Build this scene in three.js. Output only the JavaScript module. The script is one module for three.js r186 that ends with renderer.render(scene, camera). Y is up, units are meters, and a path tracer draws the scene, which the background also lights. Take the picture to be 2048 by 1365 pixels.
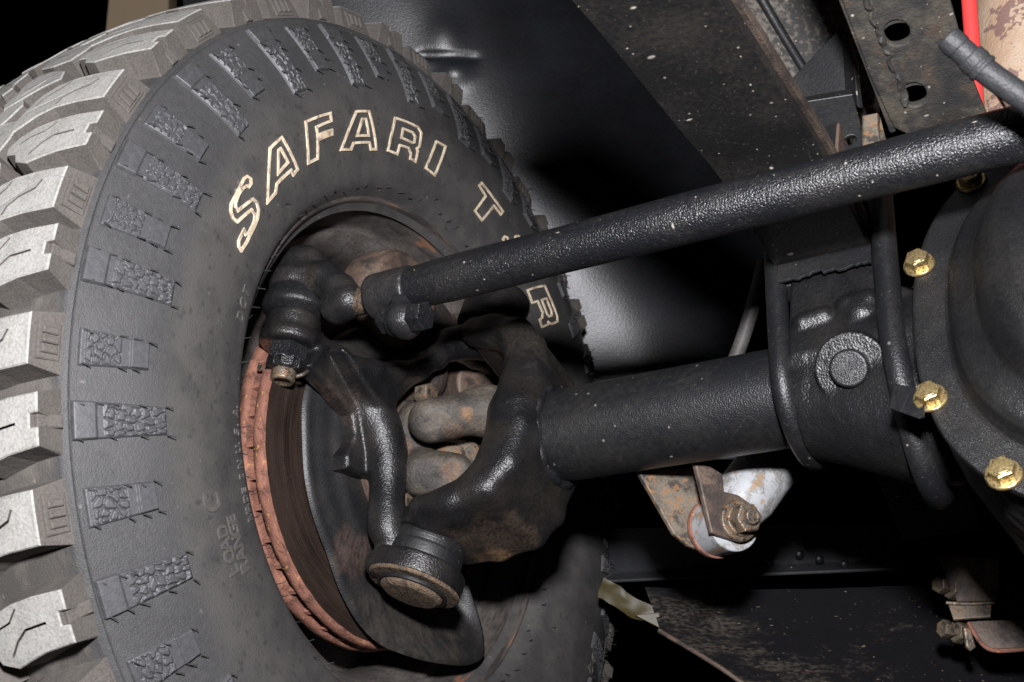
import * as THREE from 'three';
import { mergeGeometries, mergeVertices } from 'three/addons/utils/BufferGeometryUtils.js';
import { FontLoader } from 'three/addons/loaders/FontLoader.js';

// ---------------------------------------------------------------- camera, flash, exposure
// metres; x = along the axle towards the middle of the car, y = up, z = towards the front of the car; origin = middle of the wheel
const scene = new THREE.Scene();
scene.background = new THREE.Color(0x000000);
const camera = new THREE.PerspectiveCamera(32.13, 2048 / 1365, 0.05, 30);
camera.position.set(0.5387, -0.5091, 0.6183);
{
  const R = new THREE.Vector3(0.860635, 0.169712, -0.48011), U = new THREE.Vector3(0.187877, 0.770487, 0.609141), B = new THREE.Vector3(0.473297, -0.614449, 0.631223);
  camera.quaternion.setFromRotationMatrix(new THREE.Matrix4().makeBasis(R, U, B));
}
camera.focus = 0.86; camera.userData.fStop = 16;
const flash = new THREE.PointLight(0xfbfaff, 5.2, 0, 2);              // the flash gun above the lens
flash.position.set(0.5811, -0.3489, 0.7425);
flash.castShadow = true; flash.shadow.radius = 1.7; flash.shadow.mapSize.set(2048, 2048);
flash.name = 'flash'; scene.add(flash);
const renderer = new THREE.WebGLRenderer({ antialias: true });
renderer.toneMapping = THREE.LinearToneMapping;
renderer.toneMappingExposure = 1.18;
renderer.shadowMap.enabled = true;

// ---------------------------------------------------------------- small maths
function rng(seed) { let s = seed >>> 0; return () => { s = (s + 0x6D2B79F5) >>> 0; let t = s; t = Math.imul(t ^ (t >>> 15), t | 1); t ^= t + Math.imul(t ^ (t >>> 7), t | 61); return ((t ^ (t >>> 14)) >>> 0) / 4294967296; }; }
const lerp = (a, b, t) => a + (b - a) * t, clamp = (x, a, b) => x < a ? a : x > b ? b : x;
const sstep = (a, b, x) => { const t = clamp((x - a) / (b - a), 0, 1); return t * t * (3 - 2 * t); };
const rad = d => d * Math.PI / 180;
const mixc = (a, b, t) => [lerp(a[0], b[0], t), lerp(a[1], b[1], t), lerp(a[2], b[2], t)];
const vadd = (a, b, s = 1) => [a[0] + b[0] * s, a[1] + b[1] * s, a[2] + b[2] * s];
const vsub = (a, b) => [a[0] - b[0], a[1] - b[1], a[2] - b[2]];
const vlen = a => Math.hypot(a[0], a[1], a[2]);
const vnorm = a => { const l = vlen(a) || 1; return [a[0] / l, a[1] / l, a[2] / l]; };
const vdot = (a, b) => a[0] * b[0] + a[1] * b[1] + a[2] * b[2];
const vcross = (a, b) => [a[1] * b[2] - a[2] * b[1], a[2] * b[0] - a[0] * b[2], a[0] * b[1] - a[1] * b[0]];
const vmix = (a, b, t) => [lerp(a[0], b[0], t), lerp(a[1], b[1], t), lerp(a[2], b[2], t)];
// gradient noise in space
const PERM = (() => { const r = rng(7), p = []; for (let i = 0; i < 256; i++) p[i] = i; for (let i = 255; i > 0; i--) { const j = (r() * (i + 1)) | 0; [p[i], p[j]] = [p[j], p[i]]; } return p.concat(p); })();
const G3 = [[1, 1, 0], [-1, 1, 0], [1, -1, 0], [-1, -1, 0], [1, 0, 1], [-1, 0, 1], [1, 0, -1], [-1, 0, -1], [0, 1, 1], [0, -1, 1], [0, 1, -1], [0, -1, -1]];
function noise3(x, y, z) {
  const X = Math.floor(x), Y = Math.floor(y), Z = Math.floor(z); x -= X; y -= Y; z -= Z;
  const f = t => t * t * t * (t * (t * 6 - 15) + 10), u = f(x), v = f(y), w = f(z);
  const g = (i, j, k) => { const q = G3[PERM[PERM[PERM[(X + i) & 255] + ((Y + j) & 255)] + ((Z + k) & 255)] % 12]; return q[0] * (x - i) + q[1] * (y - j) + q[2] * (z - k); };
  return lerp(lerp(lerp(g(0, 0, 0), g(1, 0, 0), u), lerp(g(0, 1, 0), g(1, 1, 0), u), v), lerp(lerp(g(0, 0, 1), g(1, 0, 1), u), lerp(g(0, 1, 1), g(1, 1, 1), u), v), w);
}
const fbm3 = (p, s, o = 4) => { let a = 0, m = 1, n = 0; for (let i = 0; i < o; i++) { a += m * noise3(p[0] * s + i * 7.3, p[1] * s + i * 3.1, p[2] * s); n += m; m *= .5; s *= 2.03; } return a / n; };

// ---------------------------------------------------------------- computed textures
function tnoise(N, cells, seed) {
  const r = rng(seed), gx = [], gy = []; for (let i = 0; i < cells * cells; i++) { const a = r() * 6.2832; gx.push(Math.cos(a)); gy.push(Math.sin(a)); }
  const out = new Float32Array(N * N), f = t => t * t * t * (t * (t * 6 - 15) + 10);
  for (let j = 0; j < N; j++) { const y = j / N * cells, Y = Math.floor(y), fy = y - Y, v = f(fy), Y1 = (Y + 1) % cells;
    for (let i = 0; i < N; i++) { const x = i / N * cells, X = Math.floor(x), fx = x - X, u = f(fx), X1 = (X + 1) % cells;
      const a = Y * cells + X, b = Y * cells + X1, c = Y1 * cells + X, d = Y1 * cells + X1;
      out[j * N + i] = lerp(lerp(gx[a] * fx + gy[a] * fy, gx[b] * (fx - 1) + gy[b] * fy, u), lerp(gx[c] * fx + gy[c] * (fy - 1), gx[d] * (fx - 1) + gy[d] * (fy - 1), u), v) * 1.5; } }
  return out;
}
function tfbm(N, cells, oct, seed, gain = .55) { const o = new Float32Array(N * N); let m = 1, n = 0; for (let k = 0; k < oct; k++) { const t = tnoise(N, cells, seed + k * 17); for (let i = 0; i < o.length; i++) o[i] += t[i] * m; n += m * .62; m *= gain; cells *= 2; if (cells > N / 2) break; } for (let i = 0; i < o.length; i++) o[i] /= n; return o; }
function specks(N, count, r0, r1, seed, soft = .5) {                    // soft round spots, wrapped
  const o = new Float32Array(N * N), r = rng(seed);
  for (let k = 0; k < count; k++) { const cx = r() * N, cy = r() * N, R = lerp(r0, r1, r() ** 2.5), e = .6 + .8 * r(), h = .4 + .6 * r();
    for (let j = Math.floor(cy - R * 2); j <= cy + R * 2; j++) for (let i = Math.floor(cx - R * 2); i <= cx + R * 2; i++) {
      const d = Math.hypot((i - cx) * e, (j - cy) / e) / R, v = h * (1 - sstep(1 - soft, 1 + soft * .3, d)); if (v > 0) { const q = ((j + N * 4) % N) * N + ((i + N * 4) % N); if (o[q] < v) o[q] = v; } } }
  return o;
}
function scratches(N, count, seed, len) {
  const o = new Float32Array(N * N), r = rng(seed);
  for (let k = 0; k < count; k++) { let x = r() * N, y = r() * N, a = r() * 6.28; const L = len * (.3 + r()), h = .3 + .7 * r(), c = (r() - .5) * .03; for (let s = 0; s < L; s++) { x += Math.cos(a); y += Math.sin(a); a += c; o[((Math.floor(y) % N + N) % N) * N + ((Math.floor(x) % N + N) % N)] = h * Math.sin(Math.PI * s / L); } }
  return o;
}
const toS = c => { c = clamp(c, 0, 1); return Math.round(255 * (c <= .0031308 ? c * 12.92 : 1.055 * Math.pow(c, 1 / 2.4) - .055)); };
function colTex(W, H, fn, rx = 1, ry = 1) {
  const d = new Uint8Array(W * H * 4);
  for (let j = 0; j < H; j++) for (let i = 0; i < W; i++) { const c = fn(i, j, j * W + i), k = (j * W + i) * 4; d[k] = toS(c[0]); d[k + 1] = toS(c[1]); d[k + 2] = toS(c[2]); d[k + 3] = 255; }
  const t = new THREE.DataTexture(d, W, H); t.colorSpace = THREE.SRGBColorSpace; return fin(t, rx, ry);
}
function valTex(W, H, fn, rx = 1, ry = 1) {
  const d = new Uint8Array(W * H * 4);
  for (let k = 0; k < W * H; k++) { const v = Math.round(255 * clamp(fn(k), 0, 1)); d[k * 4] = d[k * 4 + 1] = d[k * 4 + 2] = v; d[k * 4 + 3] = 255; }
  return fin(new THREE.DataTexture(d, W, H), rx, ry);
}
function fin(t, rx, ry) { t.wrapS = t.wrapT = THREE.RepeatWrapping; t.magFilter = THREE.LinearFilter; t.minFilter = THREE.LinearMipmapLinearFilter; t.generateMipmaps = true; t.repeat.set(rx, ry); t.needsUpdate = true; return t; }
function tclone(t, rx, ry) { const c = t.clone(); c.repeat.set(rx, ry); c.needsUpdate = true; return c; }

const N = 512, nA = tfbm(N, 4, 6, 11), nB = tfbm(N, 8, 5, 23), nC = tfbm(N, 24, 4, 37), nF = tfbm(N, 64, 3, 41);
const spA = specks(N, 90, 1.2, 4.5, 51), spB = specks(N, 900, .7, 1.6, 53, .8), spD = specks(N, 420, 1.5, 7, 57, .7), scr = scratches(N, 70, 61, 60);
// paint with dried lumps: 512 px over 0.12 m
const lumps = tfbm(N, 34, 3, 71, .5);
const T_peel = valTex(N, N, k => .5 + .55 * lumps[k], 1 / .085, 1 / .085);
const T_peelFine = valTex(N, N, k => .5 + .5 * lumps[k], 1 / .06, 1 / .06);
const T_grain = colTex(N, N, (i, j, k) => { const v = .72 + .22 * nF[k] + .16 * nB[k] + .5 * spB[k]; return [v, v, v]; }, 1 / .16, 1 / .16);
const T_grit = valTex(N, N, k => .5 + .35 * nF[k] + .3 * nC[k], 1 / .1, 1 / .1);
function paintTex(base, dust, dustAmt, spots, size) {
  return colTex(N, N, (i, j, k) => {
    let c = mixc(base, dust, clamp(dustAmt * (.35 + 1.6 * nA[k] + .9 * nF[k]), 0, 1));
    c = mixc(c, [.3, .27, .22], .35 * spB[k] * spots); c = mixc(c, [.7, .66, .55], clamp(spA[k] * spots * 1.1, 0, 1)); c = mixc(c, [.1, .092, .085], .22 * scr[k]);
    return c;
  }, 1 / size, 1 / size);
}
const T_rod = paintTex([.0075, .008, .0095], [.045, .04, .034], .16, .75, .26);
const T_tube = paintTex([.008, .0084, .0095], [.04, .036, .031], .18, .4, .3);
const T_leaf = paintTex([.0095, .0093, .0092], [.048, .041, .034], .24, 1, .22);
const T_frame = colTex(N, N, (i, j, k) => {
  let c = mixc([.034, .032, .028], [.07, .061, .047], clamp(.3 + 1.5 * nA[k] + .8 * nC[k], 0, 1)); c = mixc(c, [.02, .02, .021], clamp(1.8 * nB[k] - .1, 0, 1)); c = mixc(c, [.12, .075, .045], clamp(2.2 * nB[k] * nA[k] * 3 - .5, 0, .25));
  return mixc(c, [.5, .45, .36], .7 * spA[k]);
}, 1 / .17, 1 / .17);
const T_rust = colTex(N, N, (i, j, k) => {
  let c = mixc([.17, .072, .047], [.29, .128, .084], clamp(.5 + 1.2 * nA[k], 0, 1)); c = mixc(c, [.085, .035, .024], clamp(1.6 * nB[k] + .6 * nF[k] - .1, 0, 1)); c = mixc(c, [.55, .27, .08], clamp(3 * nA[k] * nC[k] * 2 - .8, 0, .6));
  return mixc(c, [.045, .025, .02], .5 * spD[k]);
}, 1 / .09, 1 / .09);
const T_cast = colTex(N, N, (i, j, k) => {
  let c = mixc([.1, .083, .062], [.17, .14, .105], clamp(.5 + 1.5 * nA[k] + .5 * nF[k], 0, 1)); c = mixc(c, [.035, .032, .029], clamp(2 * nB[k] - .05 + .5 * nC[k], 0, .9)); c = mixc(c, [.26, .13, .055], clamp(2.6 * tanhp(nA[k] * nC[k] * 5) - .4, 0, .7));
  return c;
}, 1 / .11, 1 / .11);
function tanhp(x) { return Math.tanh(x); }
const T_brown = colTex(N, N, (i, j, k) => mixc(mixc([.075, .05, .037], [.13, .09, .066], clamp(.5 + 1.4 * nA[k] + .5 * nF[k], 0, 1)), [.03, .024, .021], clamp(1.7 * nB[k] + .4 * spD[k], 0, .85)), 1 / .16, 1 / .16);
const T_soil = colTex(N, N, (i, j, k) => mixc(mixc([.08, .055, .035], [.155, .104, .062], clamp(.5 + 1.3 * nC[k] + 1.0 * nF[k], 0, 1)), [.04, .031, .024], clamp(1.8 * nB[k] + .3 * nF[k] - .1, 0, .8)), 1 / .07, 1 / .07);
const T_rimDust = colTex(N, N, (i, j, k) => mixc(mixc([.072, .063, .057], [.108, .095, .086], clamp(.5 + 1.3 * nA[k], 0, 1)), [.022, .02, .019], clamp(.9 * nC[k] + 1.1 * spD[k] - .1, 0, .9)), 14, 3);
const T_rimEdge = colTex(N, N, (i, j, k) => mixc(mixc([.035, .031, .029], [.085, .073, .064], clamp(.5 + 1.5 * nA[k] + .6 * nC[k], 0, 1)), [.2, .1, .06], sstep(.5, .62, nA[k] + .3 * nB[k])), 5, 1);
const T_cream = colTex(N, N, (i, j, k) => mixc(mixc([.74, .63, .46], [.56, .44, .3], clamp(.5 + 1.5 * nA[k] + .6 * nC[k], 0, 1)), [.14, .11, .085], clamp(1.9 * nB[k] + .9 * nF[k] - .35, 0, .75)), 1 / .06, 1 / .06);
const T_gold = colTex(N, N, (i, j, k) => mixc([.36, .26, .11], [.52, .4, .2], clamp(.5 + nB[k] + .5 * nF[k], 0, 1)).map(v => v * (1 - .8 * clamp(2.6 * nC[k] + 1.2 * nA[k] - .35, 0, 1))), 1 / .03, 1 / .03);
const T_white = colTex(N, N, (i, j, k) => mixc(mixc([.36, .37, .38], [.2, .19, .175], clamp(.2 + 1.6 * nB[k] + .8 * nF[k], 0, 1)), [.3, .19, .1], clamp(3 * nA[k] * nB[k] * 3 - 1.0 + .6 * spB[k], 0, .7)), 1 / .1, 1 / .1);
const T_flake = colTex(N, N, (i, j, k) => mixc(mixc([.36, .245, .16], [.42, .32, .23], clamp(.5 + nB[k], 0, 1)), [.15, .085, .08], sstep(.3, .36, nA[k] + .4 * nC[k]) * .8), 1 / .2, 1 / .2);
const T_fender = colTex(N, N, (i, j, k) => mixc(mixc([.0085, .009, .0105], [.014, .015, .0175], clamp(.5 + nA[k] + .3 * nF[k], 0, 1)), [.012, .012, .015], .9 * spD[k]), 2.2, 2.2);
const T_dirt = colTex(N, N, (i, j, k) => { let c = mixc([.03, .028, .026], [.12, .105, .085], clamp(.45 + 1.0 * nA[k] + 1.3 * nF[k], 0, 1)); return mixc(c, [.4, .33, .24], clamp(spA[k] * .8 + spB[k] * .3, 0, 1)); }, 1 / .25, 1 / .25);
const T_lowerShade = colTex(N, N, (i, j, k) => { const u = i / N, v = j / N, e = (1 - u) * .9 + v * .25 + .5 * nA[k] + .25 * nC[k]; let c = mixc([.009, .0085, .0095], mixc([.02, .0175, .015], [.07, .06, .048], clamp(.5 + nF[k] * 1.2 + nB[k], 0, 1)), sstep(.72, 1.12, e) * clamp(.75 + nF[k], 0, 1)); c = mixc(c, [.07, .055, .06], .5 * spD[((j * 2) % N) * N + ((i * 2) % N)] * clamp(nA[k] * 3 + .4, 0, 1)); return mixc(c, [.45, .36, .26], clamp(spA[((j * 2) % N) * N + ((i * 2) % N)] * .8, 0, 1)); });  // mud and specks at left; shadow painted in as near-black towards the right
// rotor face: fine circular turning marks (v = radius)
const T_disc = (() => { const r = rng(91), row = []; let a = 0; for (let j = 0; j < 512; j++) { a = a * .6 + (r() - .5) * .8; row.push(a); } return colTex(512, 512, (i, j, k) => { const v = .7 + .42 * row[j] + .35 * nA[k] + .12 * nF[k]; return mixc([.05, .033, .026].map(c => c * v), [.22, .2, .18], .35 * spB[k]); }, 3, 1); })();
const T_discBump = (() => { const r = rng(92), row = []; for (let j = 0; j < 512; j++) row.push(r()); return valTex(512, 512, k => row[(k / 512) | 0], 1, 1); })();
// rubber (round the wheel x across the wall)
const RW = 2048, RH = 512;
const T_rubber = (() => {
  const bA = tfbm(512, 5, 5, 101), bB = tfbm(512, 16, 4, 103), bF = tfbm(512, 96, 2, 107), sp = specks(512, 520, 2, 7, 109, .8), sw = specks(512, 120, .7, 1.5, 113);
  return colTex(RW, RH, (i, j) => {
    const k = (j % 512) * 512 + (i % 512), k2 = ((j * 2) % 512) * 512 + ((i * 2 + 137) % 512), k3 = ((j >> 1) % 512) * 512 + (i >> 2) % 512;
    const v = j / RH;                                                        // 0 at the bead, 1 in the middle of the tread
    const wall = 1 - sstep(.25, .31, v + .05 * bA[k3]);                       // mould powder and dried mud stay on the lower wall
    let c = mixc([.039, .0385, .0385], [.055, .0535, .053], clamp(.5 + bA[k] + .4 * bF[k], 0, 1));
    c = mixc(c, mixc([.042, .0395, .038], [.072, .067, .062], clamp(.5 + .9 * bA[k3] + .8 * bB[k], 0, 1)), wall * .85);
    c = mixc(c, [.028, .026, .026], clamp(sp[k2] * .75 * wall, 0, 1));
    if (v > .41) c = mixc(c, mixc([.062, .056, .05], [.1, .09, .079], clamp(.5 + bA[k] + bB[k2], 0, 1)), sstep(.425, .455, v + .02 * bB[k]));
    return mixc(c, [.3, .28, .25], sw[k] * .5);
  });
})();
const T_rubBump = valTex(N, N, k => .5 + .4 * nF[k] + .25 * nC[k], 40, 8);
const T_tread = colTex(N, N, (i, j, k) => { const v = .86 + .24 * nF[k] + .1 * nC[k] + .16 * nA[k] - .16 * spD[k]; return [v, v, v * .985]; }, 1 / .09, 1 / .09);

// ---------------------------------------------------------------- materials
const std = (o) => new THREE.MeshStandardMaterial({ side: THREE.DoubleSide, ...o });
const M = {
  rod: std({ map: T_rod, bumpMap: tclone(T_peel, 1 / .046, 1 / .046), bumpScale: .00036, roughness: .35 }),
  tube: std({ map: T_tube, bumpMap: tclone(T_peel, 1 / .04, 1 / .04), bumpScale: .0002, roughness: .42 }),
  cast: std({ map: T_grain, vertexColors: true, bumpMap: tclone(T_peel, 1 / .042, 1 / .042), bumpScale: .00024, roughness: .38 }),
  castDull: std({ map: T_grain, vertexColors: true, bumpMap: T_grit, bumpScale: .0005, roughness: .68 }),
  shield: std({ map: T_grain, vertexColors: true, bumpMap: tclone(T_peel, 1 / .04, 1 / .04), bumpScale: .00012, roughness: .47 }),
  cover: std({ map: T_grain, vertexColors: true, bumpMap: tclone(T_peel, 1 / .026, 1 / .026), bumpScale: .0002, roughness: .4 }),
  leaf: std({ map: T_leaf, bumpMap: T_grit, bumpScale: .0002, roughness: .48 }),
  leafEdge: std({ map: T_brown, color: new THREE.Color().setRGB(.62, .64, .64), bumpMap: T_grit, bumpScale: .0004, roughness: .7 }),
  frame: std({ map: T_frame, bumpMap: T_grit, bumpScale: .0004, roughness: .6 }),
  black: std({ map: tclone(T_tube, 1 / .2, 1 / .2), bumpMap: T_grit, bumpScale: .00015, roughness: .5 }),
  rust: std({ map: T_rust, bumpMap: T_grit, bumpScale: .0004, roughness: .85 }),
  dusty: std({ map: T_cast, bumpMap: T_grit, bumpScale: .0003, roughness: .55 }),
  brown: std({ map: T_brown, bumpMap: T_grit, bumpScale: .0003, roughness: .6 }),
  soil: std({ map: T_soil, bumpMap: T_grit, bumpScale: .0009, roughness: .9 }),
  rim: std({ map: T_rimDust, bumpMap: tclone(T_grit, 16, 4), bumpScale: .0003, roughness: .5 }),
  rimEdge: std({ map: T_rimEdge, roughness: .5 }),
  disc: std({ map: T_disc, bumpMap: T_discBump, bumpScale: .00008, roughness: .42, metalness: .25 }),
  gold: std({ map: T_gold, roughness: .36, metalness: .8, bumpMap: tclone(T_grit, 1 / .08, 1 / .08), bumpScale: .00008 }),
  steel: std({ map: tclone(T_cast, 1 / .06, 1 / .06), roughness: .45, metalness: .35, bumpMap: T_grit, bumpScale: .0004 }),
  white: std({ map: T_white, roughness: .45 }),
  flake: std({ map: T_flake, roughness: .6, bumpMap: T_grit, bumpScale: .0005 }),
  red: std({ color: new THREE.Color().setRGB(.75, .05, .045), roughness: .5 }),
  hose: std({ map: tclone(T_grain, 1 / .05, 1 / .05), color: new THREE.Color().setRGB(.026, .027, .029), roughness: .6, bumpMap: T_grit, bumpScale: .0003 }),
  fender: std({ map: T_fender, roughness: .37, bumpMap: tclone(T_grit, 9, 9), bumpScale: .00012 }),
  dirt: std({ map: T_dirt, roughness: .8, bumpMap: T_grit, bumpScale: .0006 }),
  splash: new THREE.MeshPhysicalMaterial({ side: THREE.DoubleSide, map: T_lowerShade, specularIntensity: .25, roughness: .95, bumpMap: T_grit, bumpScale: .0006 }),  // mud splashes plus the shade painted into the map
  tan: std({ color: new THREE.Color().setRGB(.5, .38, .25), roughness: .8 }),
  grey: std({ map: T_grain, color: new THREE.Color().setRGB(.09, .084, .077), roughness: .6 }),
  asphalt: std({ map: tclone(T_grit, 30, 30), color: new THREE.Color().setRGB(.11, .108, .102), roughness: .95 }),
  yellow: std({ map: tclone(T_grain, 1 / .1, 1 / .1), color: new THREE.Color().setRGB(.065, .05, .015), roughness: .5 }),
  rubber: std({ map: T_rubber, bumpMap: T_rubBump, bumpScale: .0003, roughness: .62 }),
  pad: std({ map: tclone(T_grain, 1 / .04, 1 / .04), color: new THREE.Color().setRGB(.078, .078, .081), roughness: .5, bumpMap: T_grit, bumpScale: .00015 }),
  tread: std({ map: T_tread, vertexColors: true, bumpMap: T_grit, bumpScale: .0002, roughness: .85 }),
  emboss: std({ map: tclone(T_grain, 1 / .04, 1 / .04), color: new THREE.Color().setRGB(.1, .093, .085), roughness: .7 }),
  cream: std({ map: T_cream, roughness: .75 }),
  hair: std({ color: new THREE.Color().setRGB(.018, .018, .018), roughness: .7 }),
};
for (const m of Object.values(M)) m.shadowSide = THREE.DoubleSide;

// ---------------------------------------------------------------- naming
const used = {};
function numbered(n) { const k = used[n] = (used[n] ?? -1) + 1; return k ? n + '_' + String(k).padStart(3, '0') : n; }
function thing(name, label, category, group) { const g = new THREE.Group(); g.name = numbered(name); scene.add(g); g.userData = { label, category }; if (group) g.userData.group = group; return g; }
function part(name, geo, mat, parent, label) { const m = new THREE.Mesh(geo, mat); m.name = name; m.castShadow = m.receiveShadow = true; if (label) m.userData.label = label; parent.add(m); return m; }

// ---------------------------------------------------------------- geometry helpers
function boxUV(g) {                                                     // uv in metres from the way each face points
  if (g.index) g = g.toNonIndexed();
  const p = g.attributes.position, uv = new Float32Array(p.count * 2);
  for (let i = 0; i < p.count; i += 3) {
    const a = [p.getX(i), p.getY(i), p.getZ(i)], b = [p.getX(i + 1), p.getY(i + 1), p.getZ(i + 1)], c = [p.getX(i + 2), p.getY(i + 2), p.getZ(i + 2)], n = vcross(vsub(b, a), vsub(c, a)).map(Math.abs);
    const [s, t] = n[0] >= n[1] && n[0] >= n[2] ? [2, 1] : n[1] >= n[2] ? [0, 2] : [0, 1];
    [a, b, c].forEach((q, j) => { uv[(i + j) * 2] = q[s]; uv[(i + j) * 2 + 1] = q[t]; });
  }
  g.setAttribute('uv', new THREE.BufferAttribute(uv, 2)); return g;
}
function fromTris(tris) { const g = new THREE.BufferGeometry(); g.setAttribute('position', new THREE.Float32BufferAttribute(tris, 3)); g.computeVertexNormals(); return boxUV(g); }
// orient a geometry whose axis is +y from a to b
function along(g, a, b) { const d = new THREE.Vector3(...vsub(b, a)).normalize(); const q = new THREE.Quaternion().setFromUnitVectors(new THREE.Vector3(0, 1, 0), d); g.applyQuaternion(q); g.translate(...a); return g; }
// turned solid: profile [r, h] from a along a->b
function turned(prof, a, b, seg = 48, creased = true) {
  let g = new THREE.LatheGeometry(smoothProfile(prof, creased), seg);
  let L = 0; const uv = g.attributes.uv, np = g.parameters.points.length; const acc = [0]; const P = g.parameters.points; for (let i = 1; i < np; i++) { L += P[i].distanceTo(P[i - 1]); acc.push(L); }
  let rm = 0; for (const q of P) rm = Math.max(rm, q.x);
  for (let i = 0; i < uv.count; i++) uv.setXY(i, uv.getX(i) * 6.2832 * rm, acc[i % np]);
  return along(g, a, b);
}
function smoothProfile(prof, creased) {                                 // tiny chamfers keep corners crisp but catching light
  if (!creased) return prof.map(p => new THREE.Vector2(Math.max(p[0], 1e-5), p[1]));
  const o = [];
  prof.forEach((p, i) => {
    if (i === 0 || i === prof.length - 1) { o.push(p); return; }
    const a = prof[i - 1], b = prof[i + 1], la = Math.hypot(p[0] - a[0], p[1] - a[1]), lb = Math.hypot(p[0] - b[0], p[1] - b[1]), k = Math.min(.0007, la * .3, lb * .3);
    o.push([lerp(p[0], a[0], k / la), lerp(p[1], a[1], k / la)], [lerp(p[0], b[0], k / lb), lerp(p[1], b[1], k / lb)]);
  });
  return o.map(p => new THREE.Vector2(Math.max(p[0], 1e-5), p[1]));
}
function tubeAlong(pts, r, seg = 64, rs = 14, closed = false) { const c = new THREE.CatmullRomCurve3(pts.map(p => new THREE.Vector3(...p)), closed, 'centripetal'); const g = new THREE.TubeGeometry(c, seg, r, rs, closed); const L = c.getLength(), uv = g.attributes.uv; for (let i = 0; i < uv.count; i++) uv.setXY(i, uv.getX(i) * L, uv.getY(i) * 6.2832 * r); return g; }
// plate of a flat outline in space, thickness to both sides of it
function slab(pts, thick, bevel = .0008, holes = []) {
  let n = [0, 0, 0]; for (let i = 0; i < pts.length; i++) { const a = pts[i], b = pts[(i + 1) % pts.length]; n = vadd(n, [(a[1] - b[1]) * (a[2] + b[2]), (a[2] - b[2]) * (a[0] + b[0]), (a[0] - b[0]) * (a[1] + b[1])]); }
  n = vnorm(n); const o = pts[0]; let e1 = vnorm(vsub(pts[1], pts[0])); e1 = vnorm(vsub(e1, n.map(v => v * vdot(e1, n)))); const e2 = vcross(n, e1);
  const to2 = p => new THREE.Vector2(vdot(vsub(p, o), e1), vdot(vsub(p, o), e2));
  const sh = new THREE.Shape(pts.map(to2)); for (const h of holes) sh.holes.push(new THREE.Path(h.map(to2)));
  const g = new THREE.ExtrudeGeometry(sh, { depth: thick - 2 * bevel, bevelEnabled: true, bevelThickness: bevel, bevelSize: bevel, bevelOffset: -bevel, bevelSegments: 2, curveSegments: 6 });
  g.translate(0, 0, -(thick - 2 * bevel) / 2); g.applyMatrix4(new THREE.Matrix4().makeBasis(new THREE.Vector3(...e1), new THREE.Vector3(...e2), new THREE.Vector3(...n)).setPosition(...o));
  return boxUV(g);
}
function ring3(c, ax, r, n = 24, r2 = r, up = [0, 1, 0]) { const e1 = vnorm(vcross(ax, up)), e2 = vnorm(vcross(ax, e1)), o = []; for (let i = 0; i < n; i++) { const a = i / n * 6.2832; o.push(vadd(vadd(c, e1, r * Math.cos(a)), e2, r2 * Math.sin(a))); } return o; }
function rbox(c, h, r = .002, rot) { const s = new THREE.Shape(); const x = h[0], y = h[1]; s.moveTo(-x + r, -y); s.lineTo(x - r, -y); s.quadraticCurveTo(x, -y, x, -y + r); s.lineTo(x, y - r); s.quadraticCurveTo(x, y, x - r, y); s.lineTo(-x + r, y); s.quadraticCurveTo(-x, y, -x, y - r); s.lineTo(-x, -y + r); s.quadraticCurveTo(-x, -y, -x + r, -y); const b = Math.min(r * .6, h[2] * .4); const g = new THREE.ExtrudeGeometry(s, { depth: 2 * h[2] - 2 * b, bevelEnabled: true, bevelThickness: b, bevelSize: b, bevelOffset: -b, bevelSegments: 3, curveSegments: 4 }); g.translate(0, 0, -h[2] + b); if (rot) g.applyMatrix4(rot); g.translate(...c); return boxUV(g); }
const basis = (a, b, c) => new THREE.Matrix4().makeBasis(new THREE.Vector3(...a), new THREE.Vector3(...b), new THREE.Vector3(...c));
function hexPrism(rFlat, h, cham = .0012) { const s = new THREE.Shape(); for (let i = 0; i < 6; i++) { const a = i * Math.PI / 3 + .3, R = rFlat / Math.cos(Math.PI / 6); i ? s.lineTo(R * Math.cos(a), R * Math.sin(a)) : s.moveTo(R * Math.cos(a), R * Math.sin(a)); } s.closePath(); const g = new THREE.ExtrudeGeometry(s, { depth: h - cham, bevelEnabled: true, bevelThickness: cham, bevelSize: cham * .8, bevelOffset: -cham * .8, bevelSegments: 2 }); g.rotateX(-Math.PI / 2); return boxUV(g); }
function merged(list) { return mergeGeometries(list.map(g => { g = g.index ? g.toNonIndexed() : g; for (const k of Object.keys(g.attributes)) if (!['position', 'normal', 'uv'].includes(k)) g.deleteAttribute(k); return g; })); }
function wobble(g, amp, s) { const p = g.attributes.position; for (let i = 0; i < p.count; i++) { const q = [p.getX(i), p.getY(i), p.getZ(i)]; p.setXYZ(i, q[0] + amp * fbm3(q, s, 2), q[1] + amp * fbm3([q[1], q[2], q[0] + 3], s, 2), q[2] + amp * fbm3([q[2] + 5, q[0], q[1]], s, 2)); } g.computeVertexNormals(); return g; }

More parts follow.
